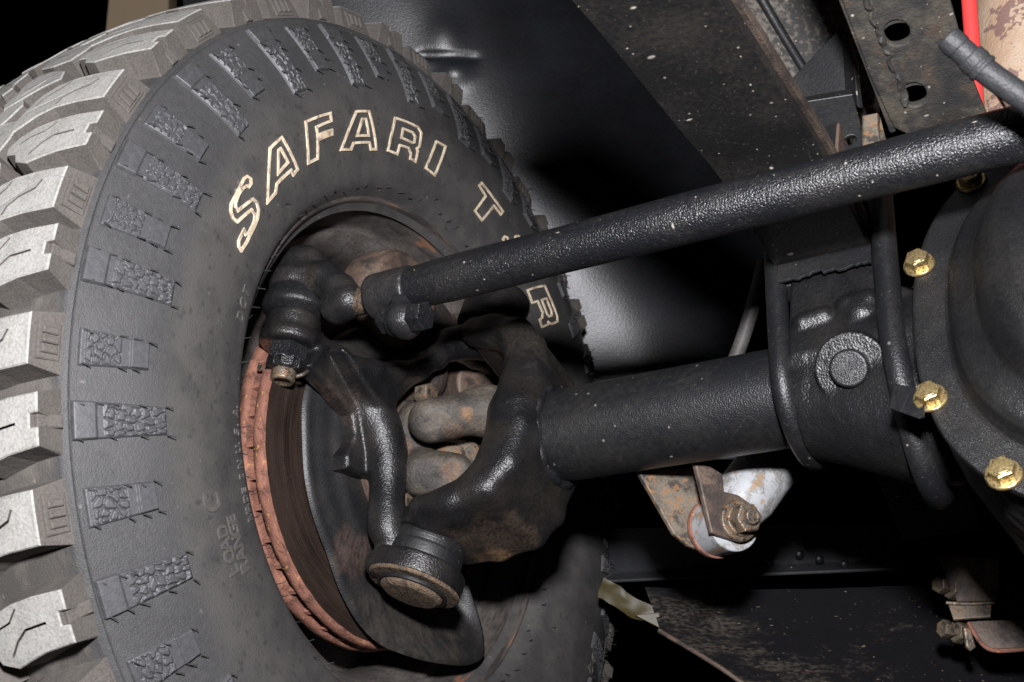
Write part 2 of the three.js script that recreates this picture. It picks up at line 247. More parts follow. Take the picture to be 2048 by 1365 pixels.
// ---- blended solids (distance fields meshed as one surface)
const cap = (a, b, ra, rb = ra) => { const d = vsub(b, a), dd = vdot(d, d) || 1e-12; return (x, y, z) => { const px = x - a[0], py = y - a[1], pz = z - a[2], t = clamp((px * d[0] + py * d[1] + pz * d[2]) / dd, 0, 1); return Math.hypot(px - d[0] * t, py - d[1] * t, pz - d[2] * t) - lerp(ra, rb, t); }; };
const cylS = (a, b, r, rd = .002) => { const L = vlen(vsub(b, a)), n = vnorm(vsub(b, a)); return (x, y, z) => { const px = x - a[0], py = y - a[1], pz = z - a[2], h = px * n[0] + py * n[1] + pz * n[2], q = Math.sqrt(Math.max(0, px * px + py * py + pz * pz - h * h)); const dx = q - r + rd, dy = Math.abs(h - L / 2) - L / 2 + rd; return Math.min(Math.max(dx, dy), 0) + Math.hypot(Math.max(dx, 0), Math.max(dy, 0)) - rd; }; };
const boxS = (c, h, rd = .002, e = [[1, 0, 0], [0, 1, 0], [0, 0, 1]]) => (x, y, z) => { const px = x - c[0], py = y - c[1], pz = z - c[2]; const q = e.map((v, i) => Math.abs(px * v[0] + py * v[1] + pz * v[2]) - h[i] + rd); return Math.hypot(Math.max(q[0], 0), Math.max(q[1], 0), Math.max(q[2], 0)) + Math.min(Math.max(q[0], q[1], q[2]), 0) - rd; };
const ell = (c, r, e = [[1, 0, 0], [0, 1, 0], [0, 0, 1]]) => (x, y, z) => { const px = x - c[0], py = y - c[1], pz = z - c[2]; let k0 = 0, k1 = 0; for (let i = 0; i < 3; i++) { const v = (px * e[i][0] + py * e[i][1] + pz * e[i][2]) / r[i]; k0 += v * v; k1 += v * v / (r[i] * r[i]); } k0 = Math.sqrt(k0); k1 = Math.sqrt(k1); return k1 < 1e-9 ? -Math.min(...r) : k0 * (k0 - 1) / k1; };
const smin = (k, ...f) => (x, y, z) => { let d = f[0](x, y, z); for (let i = 1; i < f.length; i++) { const e = f[i](x, y, z), h = Math.max(k - Math.abs(d - e), 0) / k; d = Math.min(d, e) - h * h * k * .25; } return d; };
const ssub = (k, a, b) => (x, y, z) => { const d = a(x, y, z), e = -b(x, y, z), h = Math.max(k - Math.abs(d - e), 0) / k; return Math.max(d, e) + h * h * k * .25; };
const smax = (k, a, b) => (x, y, z) => { const d = a(x, y, z), e = b(x, y, z), h = Math.max(k - Math.abs(d - e), 0) / k; return Math.max(d, e) + h * h * k * .25; };
const rough = (f, amp, s) => (x, y, z) => { const d = f(x, y, z); return Math.abs(d) > .005 ? d : d + amp * fbm3([x, y, z], s, 2); };
const plateS = (pts, ht, rd = .002) => {                                  // flat outline in a plane x = const, rounded edges
  const c = pts.reduce((s, p) => s + p[0], 0) / pts.length, q = pts.map(p => [p[1], p[2]]), n = q.length;
  return (x, y, z) => {
    let d = 1e9, s = 1;
    for (let i = 0, j = n - 1; i < n; j = i++) { const ex = q[j][0] - q[i][0], ey = q[j][1] - q[i][1], wx = y - q[i][0], wy = z - q[i][1], t = clamp((wx * ex + wy * ey) / (ex * ex + ey * ey), 0, 1), bx = wx - ex * t, by = wy - ey * t; d = Math.min(d, bx * bx + by * by); const c1 = z >= q[i][1], c2 = z < q[j][1], c3 = ex * wy > ey * wx; if ((c1 && c2 && c3) || (!c1 && !c2 && !c3)) s = -s; }
    const a = s * Math.sqrt(d) + rd, b = Math.abs(x - c) - ht + rd; return Math.min(Math.max(a, b), 0) + Math.hypot(Math.max(a, 0), Math.max(b, 0)) - rd;
  };
};
const chain = (pts, k, hz = 0) => smin(k, ...pts.slice(1).map((p, i) => cap(pts[i].slice(0, 3), p.slice(0, 3), pts[i][3], p[3])));
// the same stretched along z by +-h about zc (a bar with a long section)
const wide = (f, zc, h) => (x, y, z) => { const q = z - zc; return f(x, y, q - clamp(q, -h, h) + zc); };
function solid(f, lo, hi, h, colour) {
  const n = [0, 1, 2].map(i => Math.ceil((hi[i] - lo[i]) / h) + 1), [nx, ny, nz] = n, V = new Float32Array(nx * ny * nz);
  const B = 8;                                                          // blocks far from the surface are filled with one value
  for (let k0 = 0; k0 < nz; k0 += B) for (let j0 = 0; j0 < ny; j0 += B) for (let i0 = 0; i0 < nx; i0 += B) {
    const c = f(lo[0] + (i0 + B / 2) * h, lo[1] + (j0 + B / 2) * h, lo[2] + (k0 + B / 2) * h), far = Math.abs(c) > B * h * 1.15 + .004;
    for (let k = k0; k < Math.min(nz, k0 + B); k++) for (let j = j0; j < Math.min(ny, j0 + B); j++) for (let i = i0; i < Math.min(nx, i0 + B); i++) V[(k * ny + j) * nx + i] = far ? c : f(lo[0] + i * h, lo[1] + j * h, lo[2] + k * h);
  }
  const id = new Int32Array(nx * ny * nz).fill(-1), P = [], I = [];
  const at = (i, j, k) => (k * ny + j) * nx + i;
  for (let k = 0; k < nz - 1; k++) for (let j = 0; j < ny - 1; j++) for (let i = 0; i < nx - 1; i++) {
    let s = 0, sx = 0, sy = 0, sz = 0, m = 0;
    const c = []; for (let b = 0; b < 8; b++) { const v = V[at(i + (b & 1), j + (b >> 1 & 1), k + (b >> 2))]; c.push(v); if (v < 0) m |= 1 << b; }
    if (m === 0 || m === 255) continue;
    for (let b = 0; b < 8; b++) for (const e of [1, 2, 4]) if (!(b & e)) { const d = b | e; if ((c[b] < 0) !== (c[d] < 0)) { const t = c[b] / (c[b] - c[d]); sx += (b & 1) + (e === 1 ? t : 0); sy += (b >> 1 & 1) + (e === 2 ? t : 0); sz += (b >> 2) + (e === 4 ? t : 0); s++; } }
    id[at(i, j, k)] = P.length / 3; P.push(lo[0] + (i + sx / s) * h, lo[1] + (j + sy / s) * h, lo[2] + (k + sz / s) * h);
  }
  for (let k = 1; k < nz - 1; k++) for (let j = 1; j < ny - 1; j++) for (let i = 1; i < nx - 1; i++) {
    const a = V[at(i, j, k)] < 0;
    const quad = (A, B, C, D, flip) => { if (A < 0 || B < 0 || C < 0 || D < 0) return; flip ? I.push(A, C, B, A, D, C) : I.push(A, B, C, A, C, D); };
    if (a !== V[at(i + 1, j, k)] < 0) quad(id[at(i, j - 1, k - 1)], id[at(i, j, k - 1)], id[at(i, j, k)], id[at(i, j - 1, k)], !a);
    if (a !== V[at(i, j + 1, k)] < 0) quad(id[at(i - 1, j, k - 1)], id[at(i - 1, j, k)], id[at(i, j, k)], id[at(i, j, k - 1)], !a);
    if (a !== V[at(i, j, k + 1)] < 0) quad(id[at(i - 1, j - 1, k)], id[at(i, j - 1, k)], id[at(i, j, k)], id[at(i - 1, j, k)], !a);
  }
  const nv = P.length / 3, Nn = new Float32Array(nv * 3), C = new Float32Array(nv * 3), e = h * .35;
  for (let i = 0; i < nv; i++) {
    let x = P[i * 3], y = P[i * 3 + 1], z = P[i * 3 + 2];
    for (let it = 0; it < 2; it++) {
      const g = [f(x + e, y, z) - f(x - e, y, z), f(x, y + e, z) - f(x, y - e, z), f(x, y, z + e) - f(x, y, z - e)], l = vlen(g) || 1, d = it ? 0 : clamp(f(x, y, z), -h * .5, h * .5);
      x -= g[0] / l * d; y -= g[1] / l * d; z -= g[2] / l * d; Nn.set([g[0] / l, g[1] / l, g[2] / l], i * 3);
    }
    P[i * 3] = x; P[i * 3 + 1] = y; P[i * 3 + 2] = z; C.set(colour ? colour([x, y, z]) : [1, 1, 1], i * 3);
  }
  const g = new THREE.BufferGeometry(); g.setAttribute('position', new THREE.Float32BufferAttribute(P, 3)); g.setAttribute('normal', new THREE.BufferAttribute(Nn, 3)); g.setAttribute('color', new THREE.BufferAttribute(C, 3)); g.setIndex(I);
  return boxUV(g);
}
// paint, dust and rust by noise; zones: [centre, radius, colour, strength, grain size]
function coat(base, dust, amt, s, zones = []) {
  return p => { let c = mixc(base, dust, clamp(amt * (.4 + 2.2 * fbm3(p, s, 4)), 0, 1));
    for (const [q, r, col, k, gs = 90] of zones) { const d = vlen(vsub(p, q)) / r + .9 * fbm3(p, gs * .4, 3); const w = k * (1 - sstep(.75, 1.15, d)) * clamp(.62 + 1.5 * fbm3(p, gs * 4, 3), 0, 1); c = mixc(c, col, w); }
    return c; };
}

// ================================================================ WHEEL
const wheel = thing('wheel', 'front wheel with chunky mud tyre, cream outlined letters on the wall and dusty dark rim', 'wheel');
const AXIS = [0, -.008, -.005];
const wp = (x, r, deg) => [x, r * Math.sin(rad(deg)), r * Math.cos(rad(deg))];
// wall of the tyre: x at radius r
const WALL = [[.196, -.006], [.203, -.001], [.2075, .0045], [.214, .0128], [.226, .0180], [.245, .0235], [.265, .0262], [.285, .0258], [.305, .0228], [.325, .0165], [.340, .0105], [.3475, .0068]];
function wallX(r) { let i = 0; while (i < WALL.length - 2 && r > WALL[i + 1][0]) i++; const p0 = WALL[Math.max(0, i - 1)], p1 = WALL[i], p2 = WALL[i + 1], p3 = WALL[Math.min(WALL.length - 1, i + 2)], t = clamp((r - p1[0]) / (p2[0] - p1[0]), 0, 1), d = p2[0] - p1[0], m1 = (p2[1] - p0[1]) / (p2[0] - p0[0]) * d, m2 = (p3[1] - p1[1]) / (p3[0] - p1[0]) * d; return (2 * t ** 3 - 3 * t * t + 1) * p1[1] + (t ** 3 - 2 * t * t + t) * m1 + (-2 * t ** 3 + 3 * t * t) * p2[1] + (t ** 3 - t * t) * m2; }
const wallP = (r, deg, h = 0) => { const e = .0015, s = (wallX(r + e) - wallX(r - e)) / (2 * e), l = Math.hypot(1, s); return wp(wallX(r) + h / l, r - h * s / l, deg); };
const topR = x => .3700 + .0125 * (1 - ((x + .102) / .105) ** 2);
{
  // carcass
  const prof = []; for (let i = 0; i <= 46; i++) { const r = .197 + (.3475 - .197) * i / 46; prof.push([r, wallX(r)]); }
  prof.splice(-2, 2); prof.push([.3447, .0085], [.3462, .0078], [.3468, .0088], [.3480, .0086], [.3486, .0070], [.3502, .0058], [.3506, .0040], [.3515, .001], [.3538, -.008], [.358, -.022], [.3635, -.06], [.366, -.1]);
  const full = prof.concat(prof.slice(0, -1).reverse().map(p => [p[0], -.204 - p[1]]));
  const S = 480, K = full.length, pos = [], uv = [], idx = [], acc = [0]; for (let i = 1; i < K; i++) acc.push(acc[i - 1] + Math.hypot(full[i][0] - full[i - 1][0], full[i][1] - full[i - 1][1])); const mid = acc[prof.length - 1];
  for (let s = 0; s <= S; s++) for (let i = 0; i < K; i++) { const f = full[i], a = s / S * 360; pos.push(...wp(f[1], f[0], a)); uv.push(s / S, acc[i] <= mid ? acc[i] / mid * .7 : .7 - (acc[i] - mid) / mid * .7); }
  for (let s = 0; s < S; s++) for (let i = 0; i < K - 1; i++) { const a = s * K + i, b = a + K; idx.push(a, a + 1, b, b, a + 1, b + 1); }
  const g = new THREE.BufferGeometry(); g.setAttribute('position', new THREE.Float32BufferAttribute(pos, 3)); g.setAttribute('uv', new THREE.Float32BufferAttribute(uv, 2)); g.setIndex(idx); g.computeVertexNormals();
  const nn = g.attributes.normal; for (let i = 0; i < K; i++) { const q = S * K + i, n = vnorm([nn.getX(i) + nn.getX(q), nn.getY(i) + nn.getY(q), nn.getZ(i) + nn.getZ(q)]); nn.setXYZ(i, ...n); nn.setXYZ(q, ...n); }
  var tyre = part('tyre', g, M.rubber, wheel);
}
// prism over a flat outline (u, v in metres) bent onto the tyre by map(u, v, t)
function offsetPoly(c, d) { const n = c.length; return c.map((p, i) => { const a = c[(i + n - 1) % n], b = c[(i + 1) % n]; let e1 = [p[0] - a[0], p[1] - a[1]], e2 = [b[0] - p[0], b[1] - p[1]]; const l1 = Math.hypot(...e1) || 1, l2 = Math.hypot(...e2) || 1; const n1 = [e1[1] / l1, -e1[0] / l1], n2 = [e2[1] / l2, -e2[0] / l2]; let m = [n1[0] + n2[0], n1[1] + n2[1]]; const k = Math.max(.35, (m[0] * n1[0] + m[1] * n1[1])); return [p[0] + m[0] / k * d, p[1] + m[1] / k * d]; }); }
function area(c) { let a = 0; for (let i = 0; i < c.length; i++) { const p = c[i], q = c[(i + 1) % c.length]; a += p[0] * q[1] - q[0] * p[1]; } return a / 2; }
function dense(c, m) { const o = []; for (let i = 0; i < c.length; i++) { const p = c[i], q = c[(i + 1) % c.length], n = Math.max(1, Math.ceil(Math.hypot(q[0] - p[0], q[1] - p[1]) / m)); for (let k = 0; k < n; k++) o.push([lerp(p[0], q[0], k / n), lerp(p[1], q[1], k / n)]); } return o; }
function prism(contour, holes, map, { cham = .0008, tc = .96, flare = .0015, depth = .5, step = .006, colTop, colSide } = {}) {
  if (area(contour) < 0) contour = contour.slice().reverse();
  holes = holes.map(h => area(h) > 0 ? h.slice().reverse() : h);
  contour = dense(contour, step); const T = [], Cc = [];
  const tri = (a, b, c, col) => { T.push(...a, ...b, ...c); for (let i = 0; i < 3; i++) Cc.push(...(col || [1, 1, 1])); };
  const top = offsetPoly(contour, -cham), base = offsetPoly(contour, flare), n = contour.length;
  const v2 = c => c.map(p => new THREE.Vector2(...p));
  const faces = THREE.ShapeUtils.triangulateShape(v2(top), holes.map(v2)), all = top.concat(...holes).map(p => map(p[0], p[1], 1));
  for (const f of faces) tri(all[f[0]], all[f[1]], all[f[2]], colTop);
  for (let i = 0; i < n; i++) { const j = (i + 1) % n, a = map(...top[i], 1), b = map(...top[j], 1), c = map(...contour[i], tc), d = map(...contour[j], tc), e = map(...base[i], 0), f = map(...base[j], 0); tri(a, c, b, colTop); tri(b, c, d, colTop); tri(c, e, d, colSide); tri(d, e, f, colSide); }
  for (const h of holes) { for (let i = 0; i < h.length; i++) { const j = (i + 1) % h.length, a = map(...h[i], 1), b = map(...h[j], 1), c = map(...h[i], depth), d = map(...h[j], depth); tri(a, c, b, colSide); tri(b, c, d, colSide); }
    for (const f of THREE.ShapeUtils.triangulateShape(v2(h.slice().reverse()), [])) { const r = h.slice().reverse(); tri(map(...r[f[0]], depth), map(...r[f[1]], depth), map(...r[f[2]], depth), colSide); } }
  const g = new THREE.BufferGeometry(); g.setAttribute('position', new THREE.Float32BufferAttribute(T, 3)); g.setAttribute('color', new THREE.Float32BufferAttribute(Cc, 3)); g.computeVertexNormals();
  return boxUV(g);
}
function slit(pts, w) { const L = [], R = []; pts.forEach((p, i) => { const a = pts[Math.max(0, i - 1)], b = pts[Math.min(pts.length - 1, i + 1)], d = [b[0] - a[0], b[1] - a[1]], l = Math.hypot(...d); L.push([p[0] - d[1] / l * w / 2, p[1] + d[0] / l * w / 2]); R.push([p[0] + d[1] / l * w / 2, p[1] - d[0] / l * w / 2]); }); return L.concat(R.reverse()); }
function ribbon(c, w) { if (area(c) < 0) c = c.slice().reverse(); return [offsetPoly(c, w / 2), offsetPoly(c, -w / 2)]; }

// ---- tread blocks; angles of the shoulder lugs as they stand on this tyre
const LUG = [-118.4, -110.6, -102.8, -95, -87.2, -79.4, -71.6, -63.9, -56.4, -48.3, -39.8, -31.6, -24.4, -15.9, -9.4, -2.2, 4.6, 13.2, 20.4, 29.2, 37.0];
while (LUG[LUG.length - 1] < 233) LUG.push(LUG[LUG.length - 1] + 7.83);
const DEG = Math.PI / 180 * .37;                                        // one degree in metres of tread
const lugMap = (u, v, t) => { if (t === 0) u = Math.min(u, .0062); const r0 = lerp(.3495, .3590, sstep(.003, -.03, u)), rt = topR(u); return wp(u, lerp(r0, rt, t), v / DEG); };
const mirMap = (u, v, t) => { const p = lugMap(u, v, t); return [-.204 - p[0], p[1], p[2]]; };
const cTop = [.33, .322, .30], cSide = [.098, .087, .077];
const D = a => a.map(p => [p[0], p[1] * DEG]);
const lugB = D([[.0030, 2.35], [-.016, 2.2], [-.032, 1.9], [-.044, 1.2], [-.053, -.3], [-.058, -2.2], [-.061, -4.2], [-.0575, -5.6], [-.051, -4.8], [-.043, -3.7], [-.033, -2.9], [-.018, -2.55], [.0030, -2.35]]);
const lugA = D([[.0095, 2.3], [-.010, 2.15], [-.024, 1.8], [-.036, 1.2], [-.046, .2], [-.052, -1.2], [-.0505, -2.0], [-.043, -2.2], [-.040, -3.2], [-.030, -3.7], [-.020, -3.2], [-.010, -2.75], [.0095, -2.35], [.0095, -.75], [.0045, -.7], [.0045, .5], [.0095, .55]]);
const lugBs = [slit(D([[-.011, 1.0], [-.014, .1], [-.024, -.6], [-.031, -1.5], [-.033, -2.4]]), .0016), slit(D([[-.034, 1.4], [-.037, .6], [-.047, -.6], [-.051, -2.0]]), .0013)];
const lugAs = [slit(D([[-.004, -.2], [-.018, -.5], [-.025, -1.4], [-.031, -2.6]]), .0015), slit(D([[-.021, 1.4], [-.027, .3], [-.037, -.2], [-.043, -1.0]]), .0012)];
function colourless(g, c) { const n = g.attributes.position.count, a = new Float32Array(n * 3); for (let i = 0; i < n; i++) a.set(c, i * 3); g.setAttribute('color', new THREE.BufferAttribute(a, 3)); return g; }
function sideBlock(a0, a1, r0, r1, x0, h) {                            // raised bar on the shoulder face of a lug
  const c = [[r0, a0 * DEG], [r1, a0 * DEG], [r1, a1 * DEG], [r0, a1 * DEG]];
  const g = prism(c, [], (u, v, t) => wp(lerp(.002, x0 + h - (u - .349) * .12, t), u, v / DEG), { cham: .0007, tc: .9, flare: .0006, step: .02 }); return colourless(g, cSide);
}
function withColour(list) { return mergeGeometries(list.map(g => { for (const k of Object.keys(g.attributes)) if (!['position', 'normal', 'uv', 'color'].includes(k)) g.deleteAttribute(k); return g; })); }
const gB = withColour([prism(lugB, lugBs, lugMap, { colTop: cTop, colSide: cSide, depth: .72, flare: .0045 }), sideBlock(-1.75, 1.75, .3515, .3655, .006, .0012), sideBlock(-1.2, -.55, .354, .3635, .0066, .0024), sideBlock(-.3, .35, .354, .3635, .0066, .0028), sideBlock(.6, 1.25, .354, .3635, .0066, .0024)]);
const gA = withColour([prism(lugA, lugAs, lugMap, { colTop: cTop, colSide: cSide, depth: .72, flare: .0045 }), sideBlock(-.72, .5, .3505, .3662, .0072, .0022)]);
const cen1 = D([[-.0530, 4.4], [-.0485, 2.7], [-.0605, 1.9], [-.0695, 1.0], [-.0855, -.7], [-.0910, .4], [-.0855, 1.8], [-.0865, 4.0], [-.080, 5.2], [-.066, 5.2]]), cen2 = D([[-.0665, -.9], [-.0710, -2.6], [-.0760, -4.0], [-.0870, -2.0], [-.0830, -.5], [-.0720, .3]]);
const farMap = (u, v, t) => { const p = lugMap(u, v, t); return [-.196 - p[0], p[1], p[2]]; };
const slits1 = [slit(D([[-.060, 4.0], [-.067, 3.0], [-.079, 2.2]]), .0013)];
const cOpt = { colTop: cTop, colSide: cSide, depth: .75, flare: .003 };
const gC1 = prism(cen1, slits1, lugMap, cOpt), gC2 = prism(cen2, [], lugMap, cOpt), gC3 = prism(cen1, slits1, farMap, cOpt), gC4 = prism(cen2, [], farMap, cOpt);
const cen3 = D([[-.058, 3.1], [-.056, .7], [-.060, -1.5], [-.075, -1.8], [-.090, -1.1], [-.0935, 1.2], [-.086, 3.2], [-.070, 3.3]]), gC5 = prism(cen3, [slit(D([[-.064, 1.8], [-.072, .6], [-.084, .9]]), .0013)], lugMap, cOpt), gC6 = prism(cen3, [], farMap, cOpt);
const gBo = prism(lugB, [], mirMap, { colTop: cTop, colSide: cSide }), gAo = prism(lugA.slice(0, 12), [], mirMap, { colTop: cTop, colSide: cSide });
LUG.forEach((a, k) => {
  const odd = k % 2, list = [[odd ? gA : gB, 'shoulder_block', 0], [odd ? gAo : gBo, 'shoulder_block', 3]];
  if (odd) list.push([gC5, 'tread_block', 0], [gC6, 'tread_block', 4.5]);
  if (!odd) list.push([gC1, 'tread_block', 0], [gC2, 'tread_block', 0], [gC3, 'tread_block', 4.5], [gC4, 'tread_block', 4.5]);
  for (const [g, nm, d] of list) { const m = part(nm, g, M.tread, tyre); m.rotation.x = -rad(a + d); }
});
// ---- raised panels on the wall below each lug
function panelGeo(kind, seed) {
  const r = rng(seed), cells = [], nu = 84, nv = 48;
  for (let i = 0; cells.length < (kind ? 17 : 26) && i < 4000; i++) { const c = [r(), r(), 0, r() * 3.14]; if (cells.every(q => Math.hypot((q[0] - c[0]) * (kind ? 26 : 36), (q[1] - c[1]) * 24) > 5.2)) cells.push(c); }
  const r0 = kind ? .3425 : .3455, r1 = kind ? .3025 : .2905, pos = [], uv = [], idx = [];
  for (let j = 0; j <= nv; j++) for (let i = 0; i <= nu; i++) {
    const s = i / nu, w = j / nv, R = lerp(r0, r1, s), half = lerp(2.0, kind ? 1.62 : 1.72, s), ang = lerp(-half, half, w);
    const du = Math.min(s, 1 - s) * (r0 - r1), dv = Math.min(w, 1 - w) * half * 2 * rad(1) * R, edge = sstep(0, .0014, Math.min(du, dv));
    const pat = kind ? [.1, .56] : [.31, .96], blank = kind ? [.71, 1] : [0, .23];
    let h = .0018;
    if (s >= blank[0] && s <= blank[1]) h = .0030; else if (s > pat[0] && s < pat[1] && w > .1 && w < .9) {
      const x = s * 62 + 1.6 * noise3(s * 14, w * 7, 3), y = w * 24 + 1.6 * noise3(s * 14 + 9, w * 7, 7), X = (s - pat[0]) / (pat[1] - pat[0]);
      let f1 = 9, f2 = 9; for (const c of cells) { const cx = c[0] * 62 * (pat[1] - pat[0]) + 62 * pat[0], cy = c[1] * 24, e = .7, dx = x - cx, dy = y - cy, a = dx * Math.cos(c[3]) + dy * Math.sin(c[3]), b = -dx * Math.sin(c[3]) + dy * Math.cos(c[3]), d = Math.hypot(a * .8, b * 1.25); if (d < f1) { f2 = f1; f1 = d; } else if (d < f2) f2 = d; }
      h = .0008 + .0019 * sstep(.5, 1.7, f2 - f1);
    }
    pos.push(...wallP(R, ang, lerp(-.0006, h, edge))); uv.push(s * .05, w * .025);
  }
  for (let j = 0; j < nv; j++) for (let i = 0; i < nu; i++) { const a = j * (nu + 1) + i, b = a + nu + 1; idx.push(a, b, a + 1, b, b + 1, a + 1); }
  const g = new THREE.BufferGeometry(); g.setAttribute('position', new THREE.Float32BufferAttribute(pos, 3)); g.setAttribute('uv', new THREE.Float32BufferAttribute(uv, 2)); g.setIndex(idx); g.computeVertexNormals(); return g;
}
const pA = [panelGeo(0, 9), panelGeo(0, 31), panelGeo(0, 77)], pB = [panelGeo(1, 5), panelGeo(1, 18), panelGeo(1, 64)];
LUG.forEach((a, k) => { const m = part('wall_panel', (k % 2 ? pA : pB)[(k >> 1) % 3], M.pad, tyre); m.rotation.x = -rad(a); });
// ---- moulding hairs: at the panel corners and along the bead
{
  const r = rng(33), list = []; const hair = (p, q, w = .00042) => { const g = new THREE.CylinderGeometry(w * .7, w, 1, 4, 1); g.scale(1, vlen(vsub(q, p)), 1); g.translate(0, vlen(vsub(q, p)) / 2, 0); list.push(along(g, p, q)); };
  LUG.forEach((a, k) => { const kind = !(k % 2), rs = kind ? [.340, .321, .313, .304] : [.343, .333, .326, .309, .292]; for (const R of rs) for (const s of [-1, 1]) { if (r() < .12) continue; const p = wallP(R, a + s * 1.66, .0020), q = vadd(p, vnorm([.55 + .3 * r(), .5 * (r() - .5), -.75]), .0042 + .0016 * r()); hair(p, q, .00055); } });
  for (let i = 0; i < 90; i++) { const a = i * 4 + r() * 2.6, R = .2105 + (r() < .3 ? .02 * r() : .004 * r()); const p = wallP(R, a, 0), q = vadd(p, [.005 + .002 * r(), (r() - .5) * .005, (r() - .5) * .005]); hair(p, q, .00045); }
  LUG.forEach(a => { if (a < 62 && a > -95) return; for (let i = 0; i < 2; i++) { const p = wp(.004, .366, a + (r() - .5) * 3); hair(p, vadd(p, [.004, .008 * (r() - .2), -.004]), .0004); } });
  const h = part('moulding_hairs', merged(list), M.hair, tyre); h.userData.kind = 'stuff';
}
// ---- cream outlined letters, turned about the axle: [angle, radius] outlines
const flatL = pts => pts.map(p => [p[1], p[0] * Math.PI / 180 * .255]);
function letter(name, outlines, fills, turn = 0, width = .0020) {
  const mp = (u, v, t) => wallP(u, v / (Math.PI / 180 * .255), lerp(-.0005, .0011, t)), L = [];
  for (const o of outlines) { const [a, b] = ribbon(flatL(o), width), T = [], n = a.length, S = 4, q = (c, i, k, t) => { const p = c[i], r = c[(i + 1) % n]; return mp(lerp(p[0], r[0], k / S), lerp(p[1], r[1], k / S), t); }; const quad = (A, B, C, E) => T.push(...A, ...B, ...C, ...B, ...E, ...C); for (let i = 0; i < n; i++) for (let k = 0; k < S; k++) { quad(q(a, i, k, 1), q(a, i, k + 1, 1), q(b, i, k, 1), q(b, i, k + 1, 1)); quad(q(a, i, k, 0), q(a, i, k + 1, 0), q(a, i, k, 1), q(a, i, k + 1, 1)); quad(q(b, i, k, 0), q(b, i, k + 1, 0), q(b, i, k, 1), q(b, i, k + 1, 1)); } L.push(fromTris(T)); }
  for (const o of fills) { const g = prism(flatL(o), [], mp, { cham: .0003, tc: .9, flare: .0003, step: .006 }); L.push(g); }
  const m = part('raised_letter', merged(L), M.cream, tyre); m.rotation.x = -rad(turn); return m;
}
const LS = [[8.03, 0.2697], [8.38, 0.2662], [7.96, 0.2642], [6.99, 0.2643], [6.80, 0.2660], [5.82, 0.2676], [4.35, 0.2681], [2.68, 0.2671], [2.16, 0.2655], [2.08, 0.2624], [6.34, 0.2563], [6.67, 0.2520], [6.19, 0.2475], [4.96, 0.2446], [3.10, 0.2437], [-0.43, 0.2441], [-2.64, 0.2460], [-2.56, 0.2495], [-1.79, 0.2516], [0.63, 0.2509], [0.33, 0.2480], [1.42, 0.2456], [3.68, 0.2457], [4.78, 0.2479], [4.73, 0.2529], [0.45, 0.2591], [0.24, 0.2638], [0.86, 0.2676], [1.87, 0.2696], [3.87, 0.2696], [7.29, 0.2707]];
const LR = [[53.84, 0.2698], [61.05, 0.2710], [61.99, 0.2674], [61.72, 0.2598], [61.42, 0.2542], [60.65, 0.2515], [61.01, 0.2497], [60.62, 0.2401], [58.80, 0.2406], [58.82, 0.2451], [57.92, 0.2485], [54.97, 0.2481], [54.26, 0.2401], [51.11, 0.2413], [52.00, 0.2518]];
const LRi = [[56.09, 0.2630], [59.24, 0.2633], [59.97, 0.2611], [59.68, 0.2557], [59.09, 0.2543], [55.48, 0.2547]];
letter('S', [LS], []);
letter('A', [[[19.83, 0.2699], [20.67, 0.2439], [18.91, 0.2428], [18.79, 0.2467], [13.55, 0.2475], [12.25, 0.2435], [9.19, 0.2444], [16.01, 0.2697]], [[18.33, 0.2644], [18.65, 0.2529], [14.98, 0.2520], [17.65, 0.2643]]], []);
letter('F', [[[27.24, 0.2700], [34.62, 0.2700], [34.16, 0.2644], [29.53, 0.2635], [29.22, 0.2579], [27.47, 0.2422], [24.27, 0.2428]]], [[[29.27, 0.2584], [34.04, 0.2586], [33.68, 0.2536], [28.91, 0.2533]]]);
letter('A', [[[42.18, 0.2693], [46.05, 0.2701], [47.16, 0.2406], [45.32, 0.2402], [44.99, 0.2455], [39.69, 0.2452], [38.70, 0.2408], [35.43, 0.2419]], [[43.54, 0.2635], [44.66, 0.2637], [44.87, 0.2506], [41.11, 0.2505]]], []);
letter('R', [LR, LRi], []);
letter('I', [[[66.90, 0.2682], [69.97, 0.2700], [67.76, 0.2385], [64.32, 0.2396]]], []);
letter('T', [[[82.91, 0.2691], [91.46, 0.2683], [91.08, 0.2627], [88.36, 0.2621], [86.61, 0.2386], [83.47, 0.2392], [85.05, 0.2611], [82.36, 0.2637]]], []);
letter('S', [LS], [], 97.3);
letter('R', [LR, LRi], [], 57.3);
// ---- small moulded writing
const font = await new FontLoader().loadAsync('fonts/droid/droid_sans_bold.typeface.json');
function moulded(text, deg, r, size, spread = 1, h = .0007, mat = M.emboss) {
  const L = []; let w = 0;
  for (const ch of text) {
    const adv = (ch === ' ' ? .5 : .78) * size * spread;
    if (ch !== ' ') for (const s of font.generateShapes(ch, size)) {
      const q = s.extractPoints(3), cv = p => [r + p.y, w + p.x].map((v, i) => i ? -0 + v : v);
      L.push(prism(q.shape.map(cv), q.holes.map(o => o.map(cv)), (u, v, t) => wallP(u, deg + v / r * 180 / Math.PI, lerp(-.0004, h, t)), { cham: .0001, tc: .95, flare: .0001, depth: 0, step: .008 }));
    }
    w += adv;
  }
  return part('moulded_writing', merged(L), mat, tyre);
}
moulded('LOAD', -52.6, .2535, .0098, 1.02); moulded('RANGE', -53.4, .2415, .0098, 1.0); moulded('C', -43.6, .2545, .015);
moulded('DOT', -13.2, .2225, .0085, 1.5); moulded('MADE IN U.S.A.', -47, .2195, .0066, 1.15);
moulded('31X10.50R15 LT', 143, .296, .0135, 1.05, .0009); moulded('109Q', 184, .298, .0115, 1.0, .0008);
